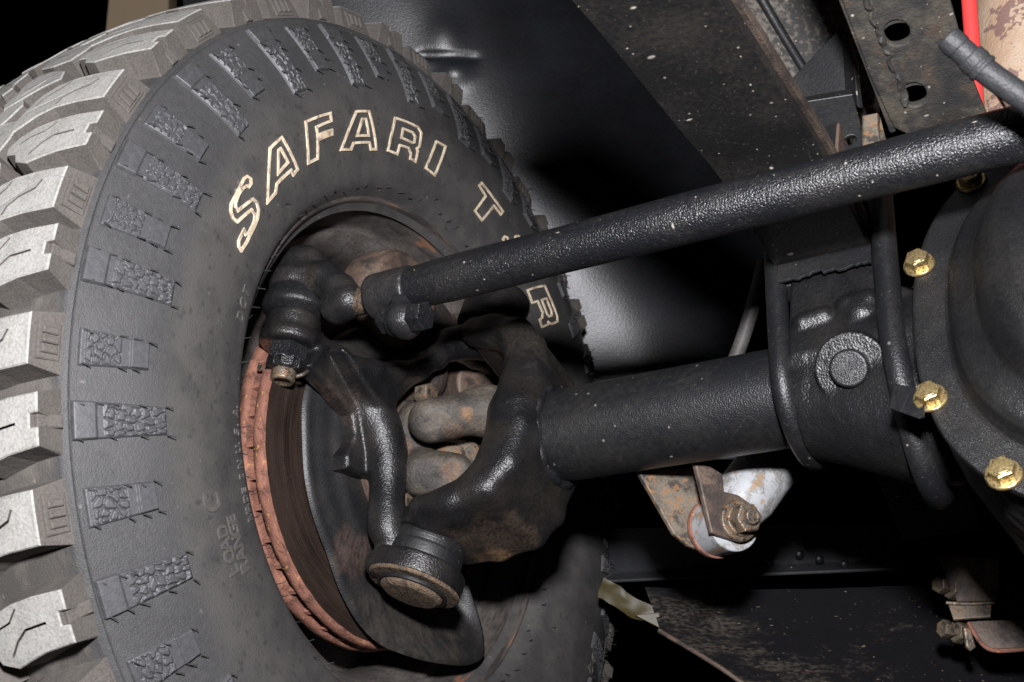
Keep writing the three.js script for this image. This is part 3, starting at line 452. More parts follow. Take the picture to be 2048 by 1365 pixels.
// ---- rim
{
  const P = [[.2005, -.012], [.2045, .0005], [.2085, .0035], [.2092, .0075], [.2076, .0118], [.2050, .0122], [.2032, .0098], [.2018, .0045], [.1990, -.001], [.1962, -.012], [.1945, -.024], [.1915, -.031], [.1868, -.036], [.1800, -.044], [.1745, -.052], [.1725, -.064], [.1725, -.092], [.176, -.102], [.1725, -.108], [.150, -.110], [.128, -.105], [.110, -.098], [.080, -.098], [.06, -.102], [.03, -.102], [.001, -.102]];
  P.forEach((p, i) => { if (i < 12) p[1] -= .0085; });
  const g = new THREE.LatheGeometry(P.slice(9).map(p => new THREE.Vector2(...p)), 160); g.rotateZ(-Math.PI / 2); part('rim_barrel', g, M.rim, wheel);
  const f = new THREE.LatheGeometry(P.slice(0, 10).map(p => new THREE.Vector2(...p)), 200); f.rotateZ(-Math.PI / 2); part('rim_flange', f, M.rimEdge, wheel);
}

// ================================================================ BRAKE ROTOR
{
  const t = thing('brake_rotor', 'rust red vented brake disc with dark polished face inside the wheel', 'brake disc'); t.position.set(...AXIS);
  const R = .148, ri = .088;
  const ringG = (r0, r1, x) => { const g = new THREE.RingGeometry(r0, r1, 200, 6); const p = g.attributes.position, uv = g.attributes.uv; for (let i = 0; i < p.count; i++) { const r = Math.hypot(p.getX(i), p.getY(i)), a = Math.atan2(p.getY(i), p.getX(i)); uv.setXY(i, (a / 6.28318 + 1) * 1, (r - .085) / .064); } g.rotateY(Math.PI / 2); g.translate(x, 0, 0); return g; };
  part('friction_face', ringG(ri, R - .0035, -.028), M.disc, t); part('friction_face', ringG(ri, R - .002, -.0545), M.disc, t);
  const lp = (arr) => { const g = new THREE.LatheGeometry(arr.map(p => new THREE.Vector2(p[0], p[1])), 220); const uv = g.attributes.uv, n = arr.length; for (let i = 0; i < uv.count; i++) uv.setXY(i, uv.getX(i) * .93, (i % n) * .004); g.rotateZ(-Math.PI / 2); return wobble(g, .0005, 160); };
  part('inner_disc', lp([[R - .0035, -.0281], [R - .0012, -.0285], [R, -.0295], [R + .0003, -.033], [R, -.0365], [R - .003, -.0372], [R - .02, -.0372]]), M.rust, t);
  part('outer_disc', lp([[R - .02, -.0445], [R - .003, -.0445], [R, -.0452], [R + .0004, -.049], [R, -.0535], [R - .002, -.0548]]), M.rust, t);
  const vr = rng(71); const vane = rbox([0, R - .0155, -.0408], [.0021, .0135, .0037], .0009); vane.rotateY(Math.PI / 2); 
  const vg = (() => { const g = rbox([0, 0, 0], [.0037, .0135, .0021], .0009); g.translate(-.0408, R - .0145, 0); return g; })();
  for (let k = 0; k < 40; k++) { const m = part('cooling_vane', vg, M.rust, t); m.rotation.x = k / 40 * 6.28318 + (vr() - .5) * .02; }
  const hat = new THREE.LatheGeometry([[ri + .002, -.030], [ri - .004, -.034], [ri - .006, -.05], [.083, -.085], [.05, -.092], [.01, -.092]].map(p => new THREE.Vector2(...p)), 80); hat.rotateZ(-Math.PI / 2); part('disc_hub', hat, M.brown, t);
}

// ================================================================ DUST SHIELD
{
  const t = thing('dust_shield', 'black pressed splash shield with flared bottom lip behind the steering knuckle', 'splash shield');
  const tab = [[-186, .104, -.016], [-170, .106, -.016], [-160, .108, -.008], [-152, .118, .002], [-149, .135, .006], [-146.5, .160, .009], [-144, .1735, .010], [-138, .174, .0095], [-126, .1635, .005], [-113, .154, -.004], [-104, .149, -.010], [-96, .142, -.014], [-83, .129, -.017], [-70, .1175, -.018], [-61, .1145, -.018], [-39, .1125, -.018], [-24, .112, -.018], [-8, .116, -.018], [8, .116, -.018], [40, .114, -.018], [90, .110, -.018], [150, .106, -.016], [174, .104, -.016]];
  const at = a => { let i = 0; while (i < tab.length - 2 && a > tab[i + 1][0]) i++; const u = (a - tab[i][0]) / (tab[i + 1][0] - tab[i][0]), cr = k => { const p0 = tab[Math.max(0, i - 1)][k], p1 = tab[i][k], p2 = tab[i + 1][k], p3 = tab[Math.min(tab.length - 1, i + 2)][k]; return p1 + .5 * u * (p2 - p0 + u * (2 * p0 - 5 * p1 + 4 * p2 - p3 + u * (3 * (p1 - p2) + p3 - p0))); }; return [cr(1), cr(2)]; };
  const S = 240, K = 26, pos = [], idx = [], col = [], uv = [];
  const dustc = coat([.015, .015, .016], [.055, .046, .038], .3, 40, [[[-.01, -.108, .022], .018, [.13, .08, .06], .5, 130], [[-.01, -.115, -.06], .055, [.1, .085, .068], .45, 110]]);
  for (let side = 0; side < 2; side++) for (let s = 0; s <= S; s++) for (let k = 0; k <= K; k++) {
    const a = -186 + 360 * s / S, [R, xe] = at(a), u = k / K, r = lerp(.04, R, u), flare = xe + .018;
    let x = -.018 + flare * sstep(.55, 1, u) + .009 * (1 - sstep(.55, .8, u)) * sstep(-200, -185, a) + .0035 * Math.exp(-(((u - .78) / .09) ** 2)) ;
    if (u > .955) x -= .0022 * sstep(.955, 1, u);
    const j = .0002 * fbm3([r * Math.cos(rad(a)), r * Math.sin(rad(a)), 0], 60, 2);
    const p = [x + j - side * .0016, AXIS[1] + r * Math.sin(rad(a)), AXIS[2] + r * Math.cos(rad(a))]; pos.push(...p); col.push(...dustc(p)); uv.push(p[2], p[1]);
  }
  const W = (S + 1) * (K + 1); for (let side = 0; side < 2; side++) for (let s = 0; s < S; s++) for (let k = 0; k < K; k++) { const a = side * W + s * (K + 1) + k, b = a + K + 1; idx.push(a, b, a + 1, b, b + 1, a + 1); }
  for (let s = 0; s < S; s++) { const a = s * (K + 1) + K, b = a + K + 1; idx.push(a, b, a + W, b, b + W, a + W); }
  const g = new THREE.BufferGeometry(); g.setAttribute('position', new THREE.Float32BufferAttribute(pos, 3)); g.setAttribute('color', new THREE.Float32BufferAttribute(col, 3)); g.setAttribute('uv', new THREE.Float32BufferAttribute(uv, 2)); g.setIndex(idx); g.computeVertexNormals();
  part('shield_plate', g, M.shield, t);
}

// ================================================================ STEERING KNUCKLE
const AX = (x, dy = 0, dz = 0) => [x, -.010 + dy, -.0055 + dz];
const TB = [-0.0218, -0.0253, 0.1345], TT = [-0.0190, 0.0809, 0.1581], TD = vnorm(vsub(TT, TB)), tre = s => vadd(TB, TD, s);   // tie rod end stud axis
const KL = [.034, -.1275, -.002], KD = vnorm([.171, .947, .043]), kin = s => vadd(KL, KD, s);                          // lower ball joint axis
{
  const t = thing('steering_knuckle', 'black cast steering knuckle with forked arm and round lower ball joint boss', 'steering knuckle');
  const rib = chain([[...tre(.037), .013], [...[-0.0120, 0.0071, 0.1024], .0125], [...[-0.0040, 0.0020, 0.0763], .0115], [...[0.0030, -0.0082, 0.0591], .0105], [...[0.0090, -0.0212, 0.0490], .0098], [...[0.0120, -0.0362, 0.0400], .009], [...[0.0140, -0.0532, 0.0343], .008], [...[0.0160, -0.0769, 0.0291], .0074], [...[0.0180, -0.0940, 0.0234], .0078], [...[0.0220, -0.1033, 0.0152], .010]], .022);
  const webA = plateS([[-0.0060, -0.0199, 0.1361], [-0.0060, -0.0191, 0.1019], [-0.0060, -0.0229, 0.0785], [-0.0060, -0.0336, 0.0697], [-0.0060, -0.0420, 0.0686], [-0.0060, -0.0547, 0.0714], [-0.0060, -0.0643, 0.0670], [-0.0060, -0.0600, 0.0512], [-0.0060, -0.0476, 0.0254], [-0.0060, -0.0370, 0.0101], [-0.0060, -0.0140, 0.0185], [-0.0060, 0.0001, 0.0332], [-0.0060, 0.0099, 0.0539], [-0.0060, 0.0154, 0.0767], [-0.0060, 0.0198, 0.1032], [-0.0060, 0.0064, 0.1297]], .0085, .004);
  const webB = plateS([[0.0120, 0.0011, 0.1248], [0.0120, 0.0059, 0.1087], [0.0120, 0.0152, 0.0872], [0.0120, 0.0343, 0.0587], [0.0120, 0.0547, 0.0359], [0.0120, 0.0766, 0.0198], [0.0120, 0.1017, 0.0072], [0.0120, 0.1040, -0.0028], [0.0120, 0.0825, 0.0094], [0.0120, 0.0505, 0.0265], [0.0120, 0.0203, 0.0440], [0.0120, 0.0003, 0.0528], [0.0120, -0.0131, 0.0569], [0.0120, -0.0127, 0.0723], [0.0120, -0.0088, 0.0942]], .008, .004);
  const upper = smin(.01, chain([[...[0.0100, 0.0044, 0.1013], .0078], [...[0.0140, 0.0104, 0.0852], .008], [...[0.0180, 0.0252, 0.0624], .0085], [...[0.0200, 0.0457, 0.0400], .0085], [...[0.0220, 0.0675, 0.0258], .009], [...[0.0260, 0.0869, 0.0175], .012], [.046, .105, -.002, .02]], .006), chain([[...[0.0200, 0.0919, 0.0130], .011], [...[0.0160, 0.1146, -0.0306], .0105], [...[0.0140, 0.1377, -0.0851], .011]], .006));
  const boss = smin(.006, cylS(kin(-.0005), kin(.0160), .0352, .0030), cap(vadd(kin(.0095), [-.024, 0, .020]), kin(.0095), .0085, .009));
  const trb = smin(.005, cylS(tre(.026), tre(.0505), .0205, .003), cylS(tre(.026), tre(.034), .0222, .003));
  const body = smin(.0045, smin(.007, trb, rib), webA, webB, upper, boss, cylS([.046, .112, -.002], [.05, .15, -.003], .028, .004));
  const zone = [[[0.02, -.14, .0], .05, [.16, .095, .055], 0, 90], [[0.0000, -0.0269, 0.0955], .02, [.09, .062, .046], .4, 140], [[-0.0100, -0.0162, 0.1074], .014, [.1, .065, .045], .35, 140], [vadd(tre(.024), [-.012, 0, .006]), .014, [.3, .15, .085], .8]];
  part('knuckle_arm', solid(rough(body, .0002, 120), [-.075, -.145, -.115], [.09, .175, .19], .0017, coat([.009, .009, .0102], [.052, .044, .036], .36, 34, zone)), M.cast, t);
  // flat underside of the lower boss, thick with brown dirt, and the ball joint in it
  part('boss_underside', turned([[.0001, -.0022], [.034, -.0022], [.0352, -.0012], [.0352, .0005]], kin(0), kin(.01)), M.soil, t);
  const bj = part('ball_joint', turned([[.0001, -.0092], [.020, -.0088], [.0232, -.0070], [.0238, -.0042], [.0248, -.0040], [.0252, -.0015]], kin(0), kin(.01)), M.soil, t);
  part('joint_ring', turned([[.0262, -.0012], [.0268, -.0045], [.0254, -.0052], [.0242, -.0042], [.0240, -.0012]], kin(0), kin(.01)), M.black, t);
  part('dust_seal', turned([[.018, .038], [.0262, .0375], [.0288, .0345], [.0294, .0300], [.0276, .0275], [.0290, .0255], [.0288, .0170], [.024, .0155]], kin(0), kin(.01)), M.black, t);
  // brown flange behind the joint, with its studs and plug
  part('spindle_flange', solid(rough(smin(.012, cylS(AX(-.016), AX(.0), .062, .003), cylS(AX(-.01), AX(.012), .044, .004), ell([0.0000, 0.0753, 0.0019], [.012, .022, .018]), boxS([-0.0080, 0.1067, -0.0563], [.006, .045, .05], .004)), .0008, 90), [-.03, -.09, -.15], [.03, .20, .09], .0026, coat([.09, .058, .042], [.13, .09, .068], .5, 30, [[[0.0000, 0.0482, -0.0155], .03, [.03, .03, .031], .8]])), M.castDull, t);
  const pc = [0.0040, 0.1050, -0.0591]; part('round_plug', turned([[.0001, .0035], [.0225, .0035], [.0245, .003], [.0255, .0008], [.0255, -.004]], pc, vadd(pc, [.01, -.0022, .002])), M.brown, t);
  for (const p of [[0.0120, 0.0347, 0.0200], [0.0120, -0.0457, -0.0100], [0.0100, -0.0610, 0.0081]]) part('flange_stud', along(hexPrism(.0085, .011), p, vadd(p, [.01, 0, 0])), M.steel, t);
  part('hub_rib', chainTube([[0.0140, -0.0205, 0.0370], [0.0160, 0.0012, 0.0325], [0.0160, 0.0263, 0.0167]], .0065), M.dusty, t);
}
function chainTube(pts, r) { return tubeAlong(pts, r, 24, 12); }

// ================================================================ TIE ROD
{
  const t = thing('tie_rod', 'long black painted tie rod with lumpy paint and white chips across the axle', 'tie rod');
  const Y = .0243, Z = .1445, ax = x => [x, Y, Z];
  const prof = []; for (let i = 0; i <= 60; i++) { const x = i / 60; const r = x < .04 ? lerp(.0150, .0158, x / .04) : .0158 + .0003 * Math.sin(x * 23); prof.push([r, x * .62]); }
  const tube = turned(prof, ax(.086), ax(1), 64, false); part('rod_tube', tube, M.rod, t);
  // clamp with its bolt
  const clampS = solid(rough(smin(.006, cylS(ax(.053), ax(.088), .0171, .0025), smin(.004, boxS([0.0881, -0.0045, 0.1500], [.0062, .012, .009], .004), cap([0.0925, -0.0111, 0.1500], [0.0922, -0.0105, 0.1460], .0118))), .0005, 150), [.035, -.04, .115], [.13, .055, .178], .0016, coat([.018, .018, .02], [.07, .06, .05], .25, 40));
  part('clamp', clampS, M.cast, t);
  const b0 = [0.0761, -0.0074, 0.1500], b1 = [0.1076, -0.0119, 0.1500], bd = vnorm(vsub(b1, b0));
  part('clamp_bolt', merged([along(hexPrism(.0088, .0085), b0, vadd(b0, bd)), turned([[.0001, -.0062], [.0045, -.0062], [.0058, -.004], [.006, 0]], b0, vadd(b0, bd)), turned([[.0125, .0085], [.0125, .0105]], b0, vadd(b0, bd))]), M.rod, t);
  part('clamp_nut', along(hexPrism(.0092, .0105), vadd(b1, bd, -.006), vadd(b1, bd)), M.rod, t);
  // threaded shank
  const th = []; for (let i = 0; i < 15; i++) { th.push([.0092, .022 + i * .0021], [.0102, .0230 + i * .0021]); } th.push([.0092, .056]);
  part('threaded_shank', turned(th, ax(0), ax(1), 40, false), M.steel, t);
  // ball joint end with its boot, castle nut and split pin
  const head = smin(.007, cap(tre(.091), tre(.080), .0205, .0222), cylS(tre(.0715), tre(.082), .0228, .0025), chain([[...ax(.027), .0104], [...ax(.020), .0115], [...[0.0317, 0.0253, 0.1470], .0112], [...[0.0216, 0.0359, 0.1500], .0118], [...[0.0077, 0.0469, 0.1540], .0130], [...tre(.083), .015]], .006));
  part('rod_end', solid(rough(head, .0003, 130), [-.08, -.01, .105], [.06, .13, .215], .0015, coat([.013, .013, .014], [.06, .053, .045], .35, 40, [[[0.0011, 0.0358, 0.1735], .014, [.11, .093, .07], .45, 150], [[0.0552, 0.0116, 0.1500], .012, [.22, .11, .06], .8]])), M.cast, t);
  part('rubber_boot', turned([[.0200, .0735], [.0218, .0710], [.0236, .0665], [.0252, .0612], [.0258, .0572], [.0252, .0545], [.0222, .0522], [.0190, .0502]], tre(0), tre(1), 64), M.tube, t);
  const nut = [along(hexPrism(.0135, .013), tre(.014), tre(1))]; for (let k = 0; k < 6; k++) { const a = k * Math.PI / 3 + .3 + Math.PI / 6; const g = rbox([0, 0, 0], [.0048, .0045, .0028], .0012); g.translate(0, 0, .0108); g.rotateY(a); nut.push(along(g, tre(.010), tre(1))); }
  part('castle_nut', merged(nut), M.rod, t);
  const st = []; for (let i = 0; i < 6; i++) st.push([.0086, -.002 + i * .0018], [.0094, -.0011 + i * .0018]); part('stud_end', turned([[.0001, -.0012], [.0052, -.0014], [.0056, -.003], [.0084, -.0032], ...st, [.0084, .02]], tre(0), tre(1), 36, false), M.steel, t);
  const e1 = vnorm(vcross(TD, [.5, -.1, .8])), e2 = vnorm(vcross(TD, e1)), pp = (a, b, s) => vadd(vadd(tre(s), e1, a), e2, b);
  part('split_pin', merged([tubeAlong([pp(-.0175, -.003, .0085), pp(-.019, .002, .006), pp(-.0155, .004, .009), pp(0, .0035, .0095), pp(.016, .003, .0095), pp(.0185, .006, .013), pp(.017, .011, .017)], .0014, 40, 8), tubeAlong([pp(.0145, -.002, .0095), pp(.018, -.004, .0065), pp(.0165, -.0075, .0015), pp(.0115, -.0085, -.0015)], .0015, 24, 8)]), M.steel, t);
}

// ================================================================ FRONT AXLE
const axle = thing('front_axle', 'black painted front axle with round tube, forked end and bolted differential cover', 'axle');
{
  part('axle_tube', turned([[.0347, 0], [.0347, .205]], AX(.118), AX(1), 96, false), M.tube, axle);
  // forked end
  const lower = wide(chain([[.1245, -.030, 0, .0085], [.1215, -.060, 0, .0085], [.108, -.077, 0, .0085], [.080, -.0845, 0, .0080], [.052, -.0845, 0, .0085]], .006), -.001, .034);
  const upperC = wide(chain([[.116, .030, 0, .0150], [.109, .056, 0, .0135], [.096, .073, 0, .0130], [.074, .084, 0, .012], [.055, .088, 0, .012]], .012), -.008, .024);
  const fr = chain([[.110, .032, .022, .0135], [.1135, -.010, .030, .0160], [.1105, -.048, .029, .0155], [.097, -.072, .029, .0135], [.075, -.083, .027, .0115], [.056, -.086, .018, .0112]], .008);
  const body = ssub(.006, smin(.013, lower, smin(.02, fr, upperC, cylS(AX(.105), AX(.131), .0445, .008)), cylS(kin(.0375), kin(.052), .0292, .003)), cylS(AX(.06), AX(.128), .0275, .003));
  part('end_fork', solid(rough(body, .0004, 110), [.0, -.125, -.055], [.155, .15, .062], .0016, coat([.009, .009, .0102], [.052, .042, .033], .35, 24, [[[.09, -.095, -.012], .034, [.1, .07, .047], .6, 150], [[.08, -.1, -.04], .02, [.2, .12, .06], .8, 110], [[.118, .07, .0], .05, [.06, .052, .043], .6, 110]])), M.cast, axle);
  const bead = []; for (let i = 0; i < 72; i++) { const a = i / 72 * 6.2832; bead.push(AX(.1335 + .0008 * Math.sin(a * 11), .0362 * Math.sin(a), .0362 * Math.cos(a))); }
  part('weld_bead', wobble(tubeAlong(bead, .0042, 220, 10, true), .0012, 90), M.tube, axle);
  // cast middle: thick tube end, spring seat, bumps and round plug
  const e1 = vnorm([.02, -.62, .78]), pc = AX(.3685, -.0215, .0445);
  const mid = smin(.009, cap(AX(.34), AX(.41), .0455, .054), boxS([.3555, .019, -.002], [.030, .035, .0435], .003), cap([.342, -.030, .0, ], [.408, -.046, .0], .034, .047), cap(AX(.41), AX(.47), .054, .082));
  const cut = smax(.003, mid, (x, y, z) => .3265 - x);
  const bumps = smin(.004, cut, cap([.3365, .012, .0405], [.350, .0145, .0405], .0062), smin(.004, cap([.368, .0175, .040], [.379, .0185, .040], .0092), ell([.3745, .0095, .043], [.0085, .007, .006])), cap([.395, .018, .038], [.40, .018, .038], .008));
  const disc = smin(.002, bumps, cylS(vadd(pc, e1, -.016), vadd(pc, e1, .0050), .0228, .0012));
  part('cast_centre', solid(rough(disc, .0004, 120), [.318, -.135, -.08], [.455, .062, .09], .0016, coat([.0085, .0088, .01], [.04, .035, .03], .22, 24)), M.cast, axle);
  part('round_plug', turned([[.0001, .0125], [.0105, .0127], [.0120, .0116], [.0126, -.004]], pc, vadd(pc, e1)), M.tube, axle);
  // differential: housing behind, cover in front
  const C = [.531, -.036], n = 2.5, rx = .117, ry = .137, sup = (a, s) => { const c = Math.cos(a), q = Math.sin(a), k = Math.pow(Math.abs(c) ** n + Math.abs(q) ** n, -1 / n); return [C[0] + rx * s * k * c, C[1] + ry * s * k * q]; };
  const prof = [[1, -.006], [1.004, -.003], [1.0, .0], [.985, .0006], [.845, .0006], [.825, .002], [.81, .006], [.797, .012], [.772, .0155], [.70, .021], [.66, .025], [.635, .033], [.60, .042], [.54, .049], [.45, .054], [.3, .058], [.0, .060]];
  const S = 200, pos = [], idx = [], col = [], cc = coat([.0095, .0098, .011], [.04, .036, .03], .26, 22), fp = []; for (let i = 0; i < prof.length - 1; i++) for (let k = 0; k < 4; k++) fp.push([lerp(prof[i][0], prof[i + 1][0], k / 4), lerp(prof[i][1], prof[i + 1][1], k / 4)]); fp.push(prof[prof.length - 1]);
  for (let s = 0; s <= S; s++) for (const f of fp) { const a = s / S * 6.28318, [x, y] = sup(a, f[0]); const p = [x, y, .071 + f[1] + .0005 * fbm3([x, y, 0], 60, 2)]; pos.push(...p); col.push(...cc(p)); }
  for (let s = 0; s < S; s++) for (let k = 0; k < fp.length - 1; k++) { const a = s * fp.length + k, b = a + fp.length; idx.push(a, b, a + 1, b, b + 1, a + 1); }
  let g = new THREE.BufferGeometry(); g.setAttribute('position', new THREE.Float32BufferAttribute(pos, 3)); g.setAttribute('color', new THREE.Float32BufferAttribute(col, 3)); g.setIndex(idx); g.computeVertexNormals(); g = boxUV(g);
  const cover = part('differential_cover', g, M.cover, axle);
  const out = []; for (let s = 0; s < 72; s++) { const q = sup(s / 72 * 6.28318, .985); out.push([q[0], q[1], .058 - .0005]); }
  part('gasket_flange', slab(out, .016, .002), M.tube, axle);
  const hs = smin(.02, (x, y, z) => { const d = (Math.pow(Math.pow(Math.abs(x - C[0]) / rx, n) + Math.pow(Math.abs(y - C[1]) / ry, n), 1 / n) - .985 + 1.1 * Math.max(0, .02 - z)) * rx * .8; return Math.max(d, z - .0575, -.12 - z); }, cap(AX(.43), AX(.50), .056, .075));
  part('differential_housing', solid(rough(hs, .0008, 90), [.405, -.165, -.13], [.66, .095, .056], .004, coat([.02, .02, .0215], [.06, .05, .04], .3, 20)), M.cast, axle);
  for (const p of [[.4195, .012, .0722], [.4215, -.090, .0722], [.4555, -.146, .0722], [.454, .073, .0722], [.53, .088, .0722], [.53, -.162, .0722]]) {
    const q = vadd(p, [0, 0, 1]); const b = part('cover_bolt', along(hexPrism(.0062, .0080, .0012), p, q), M.gold, cover);
    part('bolt_flange', turned([[.0001, .0018], [.0086, .0016], [.0094, .0009], [.0095, 0]], p, q), M.gold, cover);
    part('bolt_face', turned([[.0001, .0086], [.0042, .0085], [.0050, .0078]], p, q), M.gold, cover);
  }
  part('fixing_tab', slab([[0.4014, -0.0731, 0.0690], [0.4196, -0.0854, 0.0732], [0.4180, -0.1034, 0.0732], [0.4148, -0.1034, 0.0732], [0.3982, -0.0903, 0.0690]], .0016, .0005), M.tube, cover);
}
// ================================================================ AXLE SHAFT JOINT
{
  const t = thing('axle_shaft', 'dusty grey brown universal joint of the axle shaft inside the forked axle end', 'universal joint');
  const J = [.044, -.008, -.002];
  const vn = [.473, -.614, .631], flat = (f, c, h, k = .004) => smax(k, f, (x, y, z) => Math.abs((x - c[0]) * vn[0] + (y - c[1]) * vn[1] + (z - c[2]) * vn[2]) - h);
  const ear = [0.0573, -0.0136, 0.0437], e0 = [0.0512, -0.0159, 0.0461], e1 = [0.0879, 0.0046, 0.0227];
  const inner = smin(.006, flat(cap(e0, e1, .0172, .0168), ear, .0125), cap([0.0810, 0.0021, 0.0254], AX(.12), .019, .0185), cap(AX(.082), [.060, -.038, -.034], .014, .013), flat(cap([.062, -.036, -.034], [.034, -.030, -.034], .016), [.05, -.033, -.034], .012));
  part('inner_yoke', solid(rough(inner, .0012, 75), [.015, -.07, -.07], [.14, .06, .07], .0016, coat([.042, .035, .028], [.115, .093, .07], .85, 46, [[[0.0503, -0.0183, 0.0523], .012, [.022, .021, .02], .85, 120], [[0.0616, -0.0097, 0.0522], .011, [.024, .022, .021], .7, 120], [[0.0787, -0.0091, 0.0400], .007, [.3, .15, .06], .9, 140], [[0.0664, -0.0217, 0.0369], .008, [.16, .09, .05], .6, 140]])), M.castDull, t);
  const lc = [0.0401, -0.0412, 0.0139], band = chain([[...[0.0237, -0.0005, 0.0342], .013], [...[0.0179, -0.0122, 0.0320], .0142], [...[0.0179, -0.0233, 0.0274], .0148], [...[0.0238, -0.0315, 0.0214], .0145], [...[0.0321, -0.0368, 0.0162], .015]], .004);
  const outer = smin(.005, flat(band, [0.0191, -0.0166, 0.0298], .013, .003), flat(cap([0.0309, -0.0412, 0.0161], [0.0536, -0.0416, 0.0082], .0185, .0175), lc, .0125), cap([0.0132, -0.0386, -0.0030], [0.0273, -0.0402, -0.0151], .013), cylS(AX(-.012), AX(.004), .05, .003), cylS(AX(.0), AX(.014), .036, .004), cap([.02, .024, -.02], [.05, .026, -.026], .014));
  part('outer_yoke', solid(rough(outer, .0012, 75), [-.02, -.085, -.07], [.10, .075, .075], .0016, coat([.038, .032, .026], [.105, .085, .063], .85, 46, [[[0.0425, -0.0489, 0.0204], .012, [.024, .022, .021], .8, 120], [[0.0579, -0.0431, 0.0146], .010, [.2, .11, .06], .8, 130], [[0.0184, -0.0289, 0.0343], .010, [.22, .11, .055], .8, 130], [[0.0106, -0.0032, 0.0334], .014, [.03, .022, .019], .8, 110]])), M.castDull, t);
  part('cross', merged([turned([[.0001, -.032], [.0115, -.032], [.0115, .032], [.0001, .032]], J, vadd(J, vnorm([.1, .45, .9]))), turned([[.0001, -.032], [.0115, -.032], [.0115, .032], [.0001, .032]], J, vadd(J, vnorm([.1, .9, -.45])))]), M.dusty, t);
  part('bearing_cap', turned([[.0001, .002], [.0125, .002], [.0138, .0005], [.0138, -.02]], [0.0512, -0.0151, -0.0006], vadd([0.0512, -0.0151, -0.0006], [.3, -.75, .4])), M.dusty, t);
  part('snap_ring', turned([[.0118, .0026], [.0128, .0026], [.0128, .001]], [0.0512, -0.0151, -0.0006], vadd([0.0512, -0.0151, -0.0006], [.3, -.75, .4])), M.steel, t);
}
// ================================================================ U-BOLTS
for (const [x, r, w, lab] of [[.3215, .0440, .0074, 'black painted U-bolt clamping the axle tube, nearer the wheel'], [.3965, .0575, .0080, 'black painted U-bolt beside the differential cover']]) {
  const t = thing('u_bolt', lab, 'U-bolt', 'U-bolts holding the leaf spring'), pts = [], lean = x > .35 ? -.004 : -.009, far = x > .35 ? .006 : .001;
  const bot = x > .35 ? .086 : .0435;
  pts.push([x + lean, .118, -.0055 + r + .002], [x + lean * .66, .07, -.0055 + r + .002], [x + lean * .3, .018, -.0055 + r], [x, -.016, -.0055 + r]);
  for (let i = 1; i <= 13; i++) { const a = i / 14 * Math.PI; pts.push([x + far * Math.sin(a), -.016 - (bot - .006) * Math.sin(a), -.0055 + r * Math.cos(a)]); }
  pts.push([x, -.016, -.0055 - r], [x + lean * .6, .06, -.0055 - r - .002], [x + lean, .118, -.0055 - r - .004]);
  part('bolt_rod', tubeAlong(pts, w, 160, 20), M.tube, t);
  for (const s of [-1, 1]) part('nut', along(hexPrism(.012, .012), [x + lean, .104, -.0055 + s * (r + .004)], [x + lean, .2, -.0055 + s * (r + .004)]), M.tube, t);
}
// ================================================================ LEAF SPRING
{
  const t = thing('leaf_spring', 'black leaf spring plate with rusty rim and white specks crossing above the tie rod', 'leaf spring');
  const yz = [[-.30, .03], [-.12, .062], [-.02, .0635], [.05, .0635], [.10, .0600], [.15, .0505], [.20, .0335], [.26, .0145], [.31, -.002], [.36, -.020], [.44, -.046]];
  const leafG = (x0, x1, dy, th, z0, z1) => { const c = new THREE.CatmullRomCurve3(yz.map(p => new THREE.Vector3(0, p[1] + dy, p[0]))), P = c.getPoints(240).filter(p => p.z >= z0 && p.z <= z1), T = [], uv = []; const cross = [[x0 + .001, 0], [x1 - .001, 0], [x1, .001], [x1, th - .001], [x1 - .001, th], [x0 + .001, th], [x0, th - .001], [x0, .001]];
    const rows = P.map((p, i) => { const a = P[Math.max(0, i - 1)], b = P[Math.min(P.length - 1, i + 1)], d = vnorm([0, b.y - a.y, b.z - a.z]), nn = [0, d[2], -d[1]]; return cross.map(q => [q[0], p.y + nn[1] * q[1], p.z + nn[2] * q[1]]); });
    for (let i = 0; i < rows.length - 1; i++) for (let k = 0; k < 8; k++) { const a = rows[i][k], b = rows[i][(k + 1) % 8], c2 = rows[i + 1][k], d = rows[i + 1][(k + 1) % 8]; T.push(...a, ...c2, ...b, ...b, ...c2, ...d); }
    for (const R of [rows[0], rows[rows.length - 1]]) for (let k = 1; k < 7; k++) T.push(...R[0], ...R[k], ...R[k + 1]);
    return fromTris(T); };
  part('main_leaf', leafG(.3165, .3825, 0, .0085, -.28, .43), M.leaf, t);
  part('second_leaf', leafG(.3175, .3858, .0088, .0075, -.28, .43), M.leafEdge, t, 'second leaf with its rusty dusty edge showing');
  part('third_leaf', leafG(.318, .3825, .0175, .007, -.25, .16), M.leaf, t);
  part('spring_seat', rbox([.3515, .0555, -.002], [.0315, .0062, .042], .002), M.black, t);
  // rubber strip torn along its lower lip
  const r = rng(15), top = [], bot = []; for (let i = 0; i <= 26; i++) { const x = lerp(.3205, .384, i / 26); top.push([x, .0625, .0475]); bot.push([x, .0475 - .0022 * r() - (i > 9 && i < 13 ? -.0022 : 0), .0475]); }
  part('torn_liner', slab(top.concat(bot.reverse()), .0022, .0004), M.black, t);
}
